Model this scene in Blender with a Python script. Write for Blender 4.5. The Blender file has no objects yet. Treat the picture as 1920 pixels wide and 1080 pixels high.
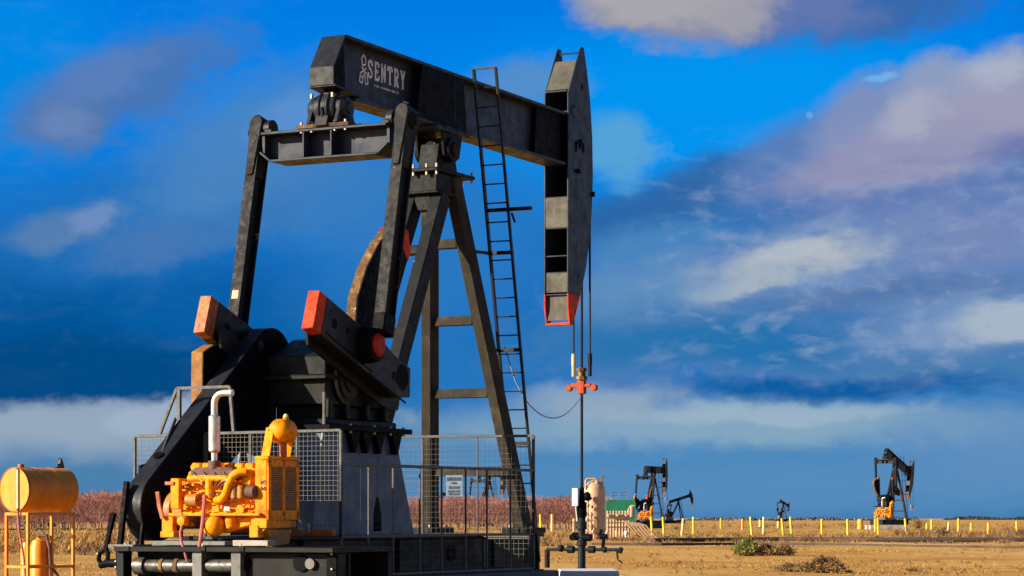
import bpy, bmesh, math, random
from mathutils import Vector, Matrix
R = math.radians
random.seed(7)
scene = bpy.context.scene
col = scene.collection

# ------------------------------------------------------------------ camera
FPX, CAMH, HY = 4600.0, 1.35, 972.0
cam_d = bpy.data.cameras.new("camera")
cam = bpy.data.objects.new("camera", cam_d)
col.objects.link(cam)
cam.location = (0, 0, CAMH)
cam.rotation_euler = (R(90), 0, 0)
cam_d.sensor_width = 36.0
cam_d.lens = FPX / 1920 * 36.0
cam_d.shift_y = (HY - 540) / 1920
cam_d.clip_start = 0.5
cam_d.clip_end = 20000
scene.camera = cam
scene.render.resolution_x, scene.render.resolution_y = 1920, 1080

# ------------------------------------------------------------------ view, sun, sky
EXPO = 1.08
scene.view_settings.view_transform = 'Standard'
scene.view_settings.look = 'None'
scene.view_settings.exposure = EXPO
scene.view_settings.gamma = 1
SUN_EL, SUN_AZ = R(21), (-0.946, -0.322)
sd = bpy.data.lights.new("sun", 'SUN')
sd.energy = 5.0
sd.angle = R(0.5)
sd.color = (1.0, 0.86, 0.66)
sun = bpy.data.objects.new("sun", sd)
col.objects.link(sun)
tosun = Vector((SUN_AZ[0] * math.cos(SUN_EL), SUN_AZ[1] * math.cos(SUN_EL), math.sin(SUN_EL)))
sun.rotation_euler = tosun.to_track_quat('Z', 'Y').to_euler()
sun.location = tosun * 200

def lin(c):
    c = c / 255.0
    return c / 12.92 if c <= 0.04045 else ((c + 0.055) / 1.055) ** 2.4
def srgb(r, g, b, k=1.0):
    return (lin(r) * k, lin(g) * k, lin(b) * k, 1)

class NT:
    """small helper that strings shader nodes together"""
    def __init__(s, tree): s.t = tree
    def n(s, typ, **kw):
        x = s.t.nodes.new(typ)
        for k, v in kw.items(): setattr(x, k, v)
        return x
    def put(s, sock, v):
        if isinstance(v, bpy.types.NodeSocket): s.t.links.new(v, sock)
        else: sock.default_value = v
    def math(s, op, a, b=0.0, c=None, clamp=False):
        x = s.n('ShaderNodeMath', operation=op, use_clamp=clamp)
        s.put(x.inputs[0], a); s.put(x.inputs[1], b)
        if c is not None: s.put(x.inputs[2], c)
        return x.outputs[0]
    def noise(s, vec, scale, detail=5, rough=0.55, dist=0.0):
        x = s.n('ShaderNodeTexNoise')
        s.put(x.inputs['Vector'], vec); x.inputs['Scale'].default_value = scale
        x.inputs['Detail'].default_value = detail; x.inputs['Roughness'].default_value = rough
        x.inputs['Distortion'].default_value = dist
        return x.outputs[0]
    def smooth(s, v, a, b, lo=0.0, hi=1.0):
        x = s.n('ShaderNodeMapRange', interpolation_type='SMOOTHSTEP')
        s.put(x.inputs[0], v); x.inputs[1].default_value = a; x.inputs[2].default_value = b
        x.inputs[3].default_value = lo; x.inputs[4].default_value = hi
        return x.outputs[0]
    def mix(s, f, a, b):
        x = s.n('ShaderNodeMix', data_type='RGBA')
        s.put(x.inputs[0], f); s.put(x.inputs[6], a); s.put(x.inputs[7], b)
        return x.outputs[2]
    def comb(s, x, y, z=0.0):
        c = s.n('ShaderNodeCombineXYZ')
        s.put(c.inputs[0], x); s.put(c.inputs[1], y); s.put(c.inputs[2], z)
        return c.outputs[0]

def build_world():
    w = bpy.data.worlds.new("World")
    scene.world = w
    w.use_nodes = True
    w.node_tree.nodes.clear()
    N = NT(w.node_tree)
    tc = N.n('ShaderNodeTexCoord')
    sp = N.n('ShaderNodeSeparateXYZ'); N.t.links.new(tc.outputs['Generated'], sp.inputs[0])
    X, Y, Z = sp.outputs
    # azimuth east of north and elevation, in units of 1.245 degrees (a compact chart of the northern sky)
    U = N.math('ADD', N.math('MULTIPLY', N.math('ARCTAN2', X, Y), 46.0), 9.6)
    V = N.math('SUBTRACT', 9.72, N.math('MULTIPLY', N.math('ARCSINE', Z), 46.0))
    K = 1.0 / (2 ** EXPO)
    P = N.comb(U, N.math('MULTIPLY', V, 1.7))
    n1 = N.math('SUBTRACT', N.noise(P, 0.55, 6, 0.6, 0.3), 0.5)
    P2 = N.comb(N.math('ADD', U, 31.0), N.math('MULTIPLY', V, 1.5))
    n2 = N.math('SUBTRACT', N.noise(P2, 1.6, 6, 0.58, 0.2), 0.5)
    n5 = N.math('MULTIPLY', N.math('SUBTRACT', N.noise(N.comb(U, N.math('MULTIPLY', V, 1.3), 5.0), 3.4, 4, 0.52, 0.3), 0.5), 0.42)
    wu = N.math('ADD', U, N.math('MULTIPLY', n2, 0.9))
    wv = N.math('ADD', V, N.math('MULTIPLY', n1, 0.9))
    ramp = N.n('ShaderNodeValToRGB')
    N.t.links.new(N.math('DIVIDE', V, 10.0, clamp=True), ramp.inputs[0])
    stops = [(0.0, (0, 122, 224)), (0.2, (0, 132, 234)), (0.36, (14, 118, 206)), (0.55, (20, 108, 190)),
             (0.72, (36, 116, 188)), (0.86, (72, 136, 190)), (0.93, (64, 130, 184)), (0.975, (54, 120, 176))]
    e = ramp.color_ramp.elements
    e[0].position, e[0].color = stops[0][0], srgb(*stops[0][1], K)
    e[1].position, e[1].color = stops[-1][0], srgb(*stops[-1][1], K)
    for p, c in stops[1:-1]:
        q = e.new(p); q.color = srgb(*c, K)
    cur = ramp.outputs[0]
    def blob(cx, cy, rx, ry, c, soft=0.5, rot=0.0, amp=0.5, op=1.0):
        nonlocal cur
        ca, sa = math.cos(R(rot)), math.sin(R(rot))
        du, dv = N.math('SUBTRACT', wu, cx), N.math('SUBTRACT', wv, cy)
        a = N.math('DIVIDE', N.math('ADD', N.math('MULTIPLY', du, ca), N.math('MULTIPLY', dv, sa)), rx)
        b = N.math('DIVIDE', N.math('SUBTRACT', N.math('MULTIPLY', dv, ca), N.math('MULTIPLY', du, sa)), ry)
        d = N.math('SQRT', N.math('ADD', N.math('MULTIPLY', a, a), N.math('MULTIPLY', b, b)))
        d = N.math('ADD', d, N.math('MULTIPLY', N.math('ADD', N.math('ADD', n1, n2), n5), amp))
        m = N.smooth(d, 1 + soft, 1 - soft, 0.0, op)
        cur = N.mix(m, cur, srgb(c[0], c[1], c[2] * (.95 if c[0] < 90 else 1.0), K))
    # bright clear sky
    blob(13.6, 2.2, 4.6, 1.5, (0, 148, 252), 0.5, 0, 0.2)
    blob(0.3, 1.4, 1.6, 1.6, (0, 136, 240), 0.6, 0, 0.2)
    # left: violet wisps, storm mass, pale bank at the horizon
    blob(0.8, 6.7, 5.2, 1.7, (0, 86, 160), 0.6, 6, 0.5)
    blob(4.3, 5.9, 2.0, 1.0, (6, 94, 174), 0.7, 0, 0.5, 0.8)
    blob(1.2, 7.1, 4.1, 0.75, (0, 74, 140), 0.5, 0, 0.3)
    blob(3.2, 4.2, 3.4, 0.9, (34, 112, 196), 0.6, -10, 0.8, 0.8)
    blob(4.7, 2.9, 2.3, 1.1, (74, 132, 202), 0.55, -28, 0.9, 0.9)
    blob(5.6, 2.3, 0.8, 0.45, (92, 146, 210), 0.6, -20, 0.9, 0.8)
    blob(6.4, 3.7, 1.3, 1.0, (66, 128, 202), 0.6, 0, 0.8, 0.8)
    blob(2.35, 1.85, 2.1, 0.75, (72, 118, 190), 0.5, -22, 0.9, 0.95)
    blob(1.35, 2.4, 0.85, 0.5, (84, 122, 184), 0.4, -20, 0.9, 0.9)
    blob(2.0, 1.55, 0.9, 0.35, (92, 128, 188), 0.6, -20, 0.9, 0.8)
    blob(1.3, 2.45, 0.45, 0.3, (108, 136, 186), 0.6, 0, 0.9, 0.7)
    blob(1.3, 4.4, 1.0, 0.36, (86, 128, 186), 0.45, -14, 0.9, 0.9)
    blob(1.75, 4.2, 0.4, 0.26, (112, 144, 194), 0.5, -30, 0.9, 0.8)
    blob(3.0, 4.65, 1.3, 0.36, (72, 120, 188), 0.6, -8, 0.9, 0.8)
    blob(4.6, 4.2, 1.0, 0.4, (58, 118, 194), 0.6, -20, 0.9, 0.7)
    blob(1.6, 8.2, 5.2, 0.62, (150, 170, 190), 0.28, -3, 0.5, 0.95)
    blob(3.0, 7.75, 1.0, 0.26, (160, 178, 198), 0.3, -12, 0.7, 0.8)
    blob(0.8, 9.15, 5.5, 0.6, (76, 128, 182), 0.7, 0, 0.2, 0.95)
    blob(6.6, 8.6, 3.0, 0.6, (88, 134, 184), 0.8, 0, 0.3, 0.8)
    blob(9.9, 1.65, 1.0, 0.42, (88, 142, 208), 0.5, 0, 0.9, 0.85)
    blob(8.2, 4.8, 2.4, 1.6, (46, 122, 202), 0.7, 0, 0.6, 0.7)
    # top: grey beige cumulus with its blue shaded end
    blob(15.9, 0.2, 2.3, 0.75, (56, 104, 178), 0.45, -6, 0.7, 0.95)
    blob(14.9, 0.35, 1.3, 0.5, (100, 120, 176), 0.5, 0, 0.7, 0.9)
    blob(12.7, 0.0, 2.0, 0.98, (134, 140, 168), 0.24, 3, 0.5)
    blob(12.3, -0.05, 1.6, 0.72, (168, 166, 174), 0.35, 4, 0.6)
    blob(13.7, 0.2, 0.7, 0.55, (164, 162, 172), 0.5, 0, 0.7, 0.8)
    # right: the big sloping cloud mass, billow by billow along its upper edge
    blob(17.2, 4.7, 7.0, 2.0, (98, 134, 188), 0.22, -15, 0.6)
    blob(12.0, 4.1, 1.5, 0.55, (40, 102, 176), 0.45, -14, 0.8, 0.95)
    blob(13.4, 3.6, 1.4, 0.62, (48, 104, 176), 0.4, -16, 0.8, 0.95)
    blob(14.9, 3.25, 1.35, 0.8, (92, 126, 182), 0.4, -25, 0.7, 0.95)
    blob(16.3, 2.65, 1.2, 0.95, (128, 144, 186), 0.3, -30, 0.6, 0.95)
    blob(17.55, 2.05, 0.85, 0.8, (142, 158, 190), 0.26, -20, 0.5, 0.95)
    blob(18.9, 2.1, 1.1, 0.95, (148, 162, 192), 0.26, 0, 0.5, 0.95)
    blob(18.1, 2.6, 2.2, 0.75, (158, 156, 184), 0.6, -18, 0.8, 0.9)
    blob(16.0, 3.35, 1.9, 0.5, (146, 148, 182), 0.6, -20, 0.8, 0.85)
    blob(17.0, 2.3, 0.6, 0.3, (172, 176, 196), 0.6, -25, 0.9, 0.7)
    blob(18.6, 1.65, 0.6, 0.28, (176, 184, 202), 0.6, 0, 0.9, 0.7)
    blob(19.2, 3.0, 0.9, 0.35, (104, 118, 174), 0.6, 0, 0.8, 0.85)
    blob(17.8, 3.75, 2.4, 0.30, (94, 122, 180), 0.6, -8, 0.8, 0.9)
    blob(13.6, 4.3, 1.6, 0.42, (40, 112, 190), 0.6, -12, 0.9, 0.85)
    blob(12.2, 4.75, 1.4, 0.5, (76, 136, 202), 0.6, -8, 0.9, 0.85)
    blob(17.6, 4.55, 2.6, 0.6, (120, 138, 184), 0.7, -8, 0.8, 0.85)
    blob(14.2, 5.2, 2.6, 0.62, (112, 146, 190), 0.6, -9, 0.8, 0.9)
    blob(14.6, 5.0, 1.7, 0.36, (166, 178, 192), 0.5, -10, 0.9, 0.95)
    blob(14.9, 4.75, 0.7, 0.2, (182, 190, 198), 0.5, -8, 0.9, 0.8)
    blob(13.7, 5.42, 0.9, 0.2, (166, 180, 192), 0.5, -8, 0.9, 0.85)
    blob(16.9, 5.6, 3.0, 0.26, (86, 120, 178), 0.6, -4, 0.6, 0.8)
    blob(12.0, 5.5, 1.4, 0.45, (88, 142, 200), 0.7, -10, 0.9, 0.7)
    blob(13.4, 6.45, 3.6, 0.62, (32, 114, 184), 0.6, 0, 0.5, 0.95)
    blob(18.6, 6.2, 2.2, 0.6, (116, 148, 192), 0.6, -3, 0.6, 0.85)
    blob(19.0, 6.1, 1.2, 0.42, (168, 184, 200), 0.35, -3, 0.5, 0.95)
    blob(17.6, 6.95, 2.4, 0.35, (70, 124, 184), 0.6, -3, 0.5, 0.85)
    blob(15.6, 7.3, 2.8, 0.24, (4, 92, 170), 0.5, -2, 0.4, 0.95)
    blob(13.8, 8.0, 5.4, 0.42, (134, 168, 192), 0.6, 0, 0.5, 0.95)
    blob(14.6, 7.75, 2.6, 0.16, (160, 184, 202), 0.6, 0, 0.7, 0.7)
    blob(11.2, 7.55, 1.4, 0.3, (150, 172, 192), 0.6, 0, 0.6, 0.8)
    blob(15.0, 9.2, 7.0, 0.5, (90, 142, 188), 0.8, 0, 0.2, 0.8)
    blob(19.0, 8.4, 2.2, 0.7, (100, 144, 192), 0.8, 0, 0.4, 0.7)
    blob(11.6, 2.85, 0.68, 0.6, (88, 164, 224), 0.45, 20, 0.6, 0.9)
    blob(16.4, 1.72, 0.26, 0.06, (120, 184, 238), 0.6, -4, 0.3, 0.7)
    # fine streaks and billows across the cloud fields
    n3 = N.noise(N.comb(N.math('ADD', N.math('MULTIPLY', U, 1.0), N.math('MULTIPLY', V, 0.5)), N.math('MULTIPLY', V, 2.6), 4.0), 0.8, 4, 0.5, 0.5)
    n4 = N.noise(N.comb(U, N.math('MULTIPLY', V, 1.9), 9.0), 2.0, 4, 0.5, 0.5)
    fld = N.math('ADD', N.math('MULTIPLY', N.smooth(U, 11.0, 13.5), N.smooth(V, 2.2, 4.0)), N.math('MULTIPLY', N.smooth(U, 7.5, 4.0), 0.06))
    fld = N.math('MULTIPLY', fld, N.smooth(V, 7.7, 6.6))
    cur = N.mix(N.math('MULTIPLY', fld, N.smooth(n3, 0.50, 0.74, 0, 0.36)), cur, srgb(160, 176, 204, K))
    cur = N.mix(N.math('MULTIPLY', fld, N.smooth(n3, 0.46, 0.28, 0, 0.3)), cur, srgb(28, 104, 186, K))
    cur = N.mix(N.math('MULTIPLY', fld, N.smooth(n4, 0.52, 0.74, 0, 0.22)), cur, srgb(176, 184, 206, K))
    cur = N.mix(N.math('MULTIPLY', fld, N.smooth(n4, 0.48, 0.28, 0, 0.14)), cur, srgb(40, 104, 180, K))
    # day moon
    du, dv = N.math('SUBTRACT', U, 15.15), N.math('SUBTRACT', V, 2.28)
    dm = N.math('SQRT', N.math('ADD', N.math('MULTIPLY', du, du), N.math('MULTIPLY', dv, dv)))
    cur = N.mix(N.smooth(dm, 0.085, 0.04, 0, 0.3), cur, srgb(150, 198, 240, K))
    sky = N.n('ShaderNodeTexSky', sky_type='NISHITA')
    sky.sun_disc = False
    sky.sun_elevation = SUN_EL
    sky.sun_rotation = math.atan2(SUN_AZ[0], SUN_AZ[1])
    bg = N.n('ShaderNodeBackground'); tn = N.n('ShaderNodeMix', data_type='RGBA', blend_type='MULTIPLY'); tn.inputs[0].default_value = 1.0; N.t.links.new(sky.outputs[0], tn.inputs[6]); tn.inputs[7].default_value = (0.62, 0.82, 1.15, 1); N.t.links.new(tn.outputs[2], bg.inputs[0]); bg.inputs[1].default_value = 0.05
    bg2 = N.n('ShaderNodeBackground'); N.t.links.new(cur, bg2.inputs[0]); bg2.inputs[1].default_value = 1.0
    # charted clouds fill the north; the plain clear sky takes over to the sides and overhead
    fu = N.smooth(N.math('ABSOLUTE', N.math('SUBTRACT', U, 9.6)), 16.0, 34.0, 1, 0)
    fv = N.smooth(V, -14.0, -3.0, 0, 1)
    f = N.math('MULTIPLY', fu, fv)
    ms = N.n('ShaderNodeMixShader'); N.t.links.new(f, ms.inputs[0])
    N.t.links.new(bg.outputs[0], ms.inputs[1]); N.t.links.new(bg2.outputs[0], ms.inputs[2])
    out = N.n('ShaderNodeOutputWorld'); N.t.links.new(ms.outputs[0], out.inputs[0])
build_world()

# ------------------------------------------------------------------ materials
def mat(name, c, rough=0.6, metal=0.0, c2=None, scale=3.0, lo=0.45, hi=0.65, var=0.12, fleck=None, fscale=22.0,
        fthr=0.68, bump=0.0, bscale=40.0, spec=0.5, streak=False):
    m = bpy.data.materials.new(name); m.use_nodes = True
    N = NT(m.node_tree); b = m.node_tree.nodes['Principled BSDF']
    tc = N.n('ShaderNodeTexCoord').outputs['Object']
    vec = tc
    if streak:
        mp = N.n('ShaderNodeMapping'); N.t.links.new(tc, mp.inputs[0]); mp.inputs['Scale'].default_value = (2.2, 2.2, 0.25)
        vec = mp.outputs[0]
    base = (*c, 1)
    if c2 is not None:
        base = N.mix(N.smooth(N.noise(vec, scale, 8, 0.65), lo, hi), base, (*c2, 1))
    if var:
        v = N.noise(tc, scale * 2.7, 6, 0.6)
        hs = N.n('ShaderNodeHueSaturation'); N.put(hs.inputs['Color'], base)
        N.put(hs.inputs['Value'], N.smooth(v, 0.3, 0.7, 1 - var, 1 + var)); base = hs.outputs[0]
    if fleck is not None:
        base = N.mix(N.smooth(N.noise(tc, fscale, 3, 0.6), fthr, fthr + 0.03), base, (*fleck, 1))
    N.put(b.inputs['Base Color'], base)
    r = N.smooth(N.noise(tc, scale * 4, 4, 0.6), 0.3, 0.7, max(0.05, rough - 0.1), min(1, rough + 0.12))
    N.put(b.inputs['Roughness'], r)
    b.inputs['Metallic'].default_value = metal
    b.inputs['Specular IOR Level'].default_value = spec
    if bump:
        bn = N.n('ShaderNodeBump'); bn.inputs['Strength'].default_value = bump; bn.inputs['Distance'].default_value = 0.02
        N.put(bn.inputs['Height'], N.noise(tc, bscale, 5, 0.6)); N.t.links.new(bn.outputs[0], b.inputs['Normal'])
    return m

TAN = (0.30, 0.19, 0.09)
M = dict(
    black=mat('black_paint', (0.010, 0.0125, 0.0175), 0.5, c2=(0.016, 0.018, 0.022), scale=1.6, var=0.2, fleck=(0.09, 0.07, 0.05), fscale=16, fthr=0.74, spec=0.2),
    web=mat('slate_paint', (0.020, 0.027, 0.045), 0.5, c2=(0.015, 0.021, 0.036), scale=1.2, var=0.16, spec=0.2, fleck=(0.06, 0.05, 0.045), fscale=7, fthr=0.72),
    dark=mat('black_paint_and_shade', (0.004, 0.004, 0.006), 0.6, var=0.2, spec=0.05),  # near-black for black parts, and for shade painted into recess and guard face
    worn=mat('dusty_worn_black_paint', (0.0085, 0.010, 0.0125), 0.6, c2=(0.019, 0.018, 0.016), scale=2.4, lo=0.54, hi=0.68, var=0.25, fleck=(0.16, 0.11, 0.06), fscale=9, fthr=0.69, spec=0.14),
    post=mat('dust_caked_post_paint', (0.028, 0.024, 0.018), 0.8, c2=(0.095, 0.066, 0.034), scale=1.8, lo=0.5, hi=0.72, var=0.25, fleck=(0.03, 0.03, 0.03), fscale=9, fthr=0.66, spec=0.2),
    rustedge=mat('rusty_brown_steel', (0.11, 0.06, 0.028), 0.85, c2=(0.26, 0.16, 0.06), scale=5, var=0.3, fleck=(0.40, 0.27, 0.10), fscale=14, fthr=0.64, bump=0.4, spec=0.2),
    panel=mat('dull_grey_panel', (0.085, 0.079, 0.064), 0.6, c2=(0.06, 0.056, 0.047), scale=2.0, var=0.25, fleck=(0.3, 0.27, 0.2), fscale=12, fthr=0.72, spec=0.2),
    skid=mat('greasy_black_skid_paint', (0.0075, 0.0085, 0.010), 0.55, c2=(0.018, 0.016, 0.013), scale=1.5, var=0.25, fleck=(0.07, 0.05, 0.03), fscale=8, fthr=0.70, spec=0.15),
    shadedred=mat('shaded_red_paint', (0.36, 0.018, 0.010), 0.6, c2=(0.25, 0.014, 0.01), scale=6, var=0.25, fleck=(0.06, 0.02, 0.02), fscale=16, fthr=0.66, spec=0.2),  # hub cap red, darkened in the colour to put the cap in shade
    rustdark=mat('greasy_rust', (0.05, 0.03, 0.016), 0.8, c2=(0.16, 0.09, 0.03), scale=7, var=0.3, spec=0.2),
    dullorange=mat('greasy_orange_paint', (0.42, 0.055, 0.010), 0.6, c2=(0.22, 0.03, 0.01), scale=7, var=0.3, fleck=(0.06, 0.03, 0.02), fscale=18, fthr=0.62, spec=0.2),
    gear=mat('green_black_casting', (0.0045, 0.007, 0.0068), 0.55, c2=(0.014, 0.014, 0.011), scale=2.2, var=0.2, spec=0.15),
    red=mat('red_paint', (0.56, 0.046, 0.008), 0.65, c2=(0.36, 0.028, 0.008), scale=4, var=0.25, fleck=(0.10, 0.05, 0.03), fscale=9, fthr=0.66, spec=0.15),
    orange=mat('rust_orange_paint', (0.36, 0.095, 0.01), 0.6, c2=(0.26, 0.04, 0.01), scale=4, var=0.25, fleck=(0.12, 0.05, 0.03), fscale=16, fthr=0.68),
    ochre=mat('ochre_weathered_steel', (0.27, 0.12, 0.022), 0.7, c2=(0.18, 0.075, 0.018), scale=3, var=0.2, spec=0.3),
    yellow=mat('engine_yellow', (0.82, 0.262, 0.001), 0.5, c2=(0.50, 0.135, 0.002), scale=6, lo=0.48, hi=0.70, var=0.18, fleck=(0.13, 0.05, 0.008), fscale=10, fthr=0.665, spec=0.15),
    yellowdark=mat('dark_engine_yellow', (0.42, 0.16, 0.012), 0.55, c2=(0.20, 0.085, 0.018), scale=5, lo=0.4, hi=0.7, var=0.25),  # darker engine yellow with a brown mottle
    tank=mat('tank_yellow', (0.78, 0.262, 0.001), 0.42, c2=(0.62, 0.18, 0.002), scale=2.0, lo=0.35, hi=0.75, var=0.08, fleck=(0.35, 0.16, 0.03), fscale=13, fthr=0.76, streak=True),
    postyel=mat('post_yellow', (0.80, 0.56, 0.02), 0.6, c2=(0.66, 0.42, 0.02), scale=3, var=0.15),
    postpale=mat('post_faded_yellow', (0.82, 0.66, 0.24), 0.7, c2=(0.74, 0.56, 0.16), scale=3, var=0.12),
    postor=mat('post_orange', (0.72, 0.34, 0.03), 0.6, var=0.12),
    chrome=mat('aluminised_pipe', (0.60, 0.59, 0.57), 0.38, 0.7, c2=(0.5, 0.47, 0.43), scale=4, var=0.12),
    steel=mat('worn_bare_steel', (0.12, 0.115, 0.105), 0.45, 0.5, c2=(0.05, 0.04, 0.03), scale=5, var=0.3),
    bolt=mat('zinc_bolts', (0.34, 0.31, 0.26), 0.5, 0.3, var=0.3),
    grey=mat('grey_steel', (0.12, 0.118, 0.108), 0.6, c2=(0.085, 0.08, 0.072), scale=3, var=0.2, fleck=TAN, fscale=12, fthr=0.7),
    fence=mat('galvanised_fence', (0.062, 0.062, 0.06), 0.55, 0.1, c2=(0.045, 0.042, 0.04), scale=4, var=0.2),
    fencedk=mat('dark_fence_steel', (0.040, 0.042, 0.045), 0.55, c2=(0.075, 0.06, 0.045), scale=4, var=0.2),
    wire=mat('fence_wire', (0.105, 0.10, 0.08), 0.5, 0.2, var=0.1),
    pedestal=mat('blue_grey_steel_plate', (0.042, 0.078, 0.145), 0.5, c2=(0.032, 0.060, 0.115), scale=1.3, var=0.15, streak=True),
    brown=mat('heat_browned_iron', (0.10, 0.05, 0.035), 0.8, c2=(0.16, 0.075, 0.045), scale=6, var=0.2, bump=0.3),
    hose=mat('red_rubber_hose', (0.40, 0.10, 0.09), 0.6, var=0.15),
    rubber=mat('black_rubber', (0.02, 0.02, 0.02), 0.7),
    beige=mat('desert_tan_paint', (0.52, 0.34, 0.21), 0.55, c2=(0.42, 0.26, 0.15), scale=1.5, var=0.1),
    white=mat('white_paint', (0.62, 0.61, 0.58), 0.55, c2=(0.5, 0.48, 0.45), scale=3, var=0.06),
    letter=mat('pale_lettering_paint', (0.74, 0.73, 0.80), 0.6, c2=(0.5, 0.5, 0.58), scale=9, var=0.1),
    conc=mat('concrete', (0.34, 0.31, 0.27), 0.9, c2=(0.25, 0.22, 0.18), scale=2, var=0.15, bump=0.3),
    slab=mat('smooth_pale_slab', (0.58, 0.57, 0.58), 0.75, c2=(0.50, 0.49, 0.49), scale=1.5, var=0.08),
    padd=mat('dark_concrete', (0.10, 0.095, 0.085), 0.8, c2=(0.06, 0.058, 0.055), scale=1.5, var=0.2),  # dark concrete with a darker mottle
    green=mat('green_tank_paint', (0.006, 0.17, 0.085), 0.55, c2=(0.01, 0.13, 0.07), scale=0.6, var=0.12),
    sign=mat('pale_sign_face', (0.085, 0.15, 0.24), 0.6, var=0.05),
    ink=mat('dark_sign_ink', (0.02, 0.03, 0.05), 0.7),
    cable=mat('grey_cable', (0.22, 0.22, 0.24), 0.6),
    pipe=mat('dark_flowline_pipe', (0.045, 0.03, 0.024), 0.8, c2=(0.09, 0.05, 0.03), scale=0.7, var=0.25),
    bark=mat('orchard_bark', (0.30, 0.20, 0.12), 0.9, c2=(0.22, 0.15, 0.10), scale=2, var=0.2),
    twig=mat('red_brown_twigs', (0.31, 0.140, 0.122), 0.9, c2=(0.36, 0.175, 0.125), scale=0.8, var=0.15),
    farfol=mat('far_foliage', (0.035, 0.045, 0.05), 0.9, c2=(0.06, 0.06, 0.05), scale=0.05, var=0.2),
    drygrass=mat('dry_grass', (0.40, 0.23, 0.065), 0.9, c2=(0.28, 0.145, 0.04), scale=0.35, var=0.2),
    brush=mat('brown_brush', (0.17, 0.095, 0.038), 0.9, c2=(0.27, 0.16, 0.06), scale=0.5, var=0.3),
    stone=mat('field_stone', (0.30, 0.19, 0.085), 0.9, c2=(0.17, 0.10, 0.04), scale=0.4, var=0.3),
    greenleaf=mat('green_bush_leaf', (0.13, 0.15, 0.022), 0.8, c2=(0.25, 0.20, 0.05), scale=1.5, var=0.25),
)

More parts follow.
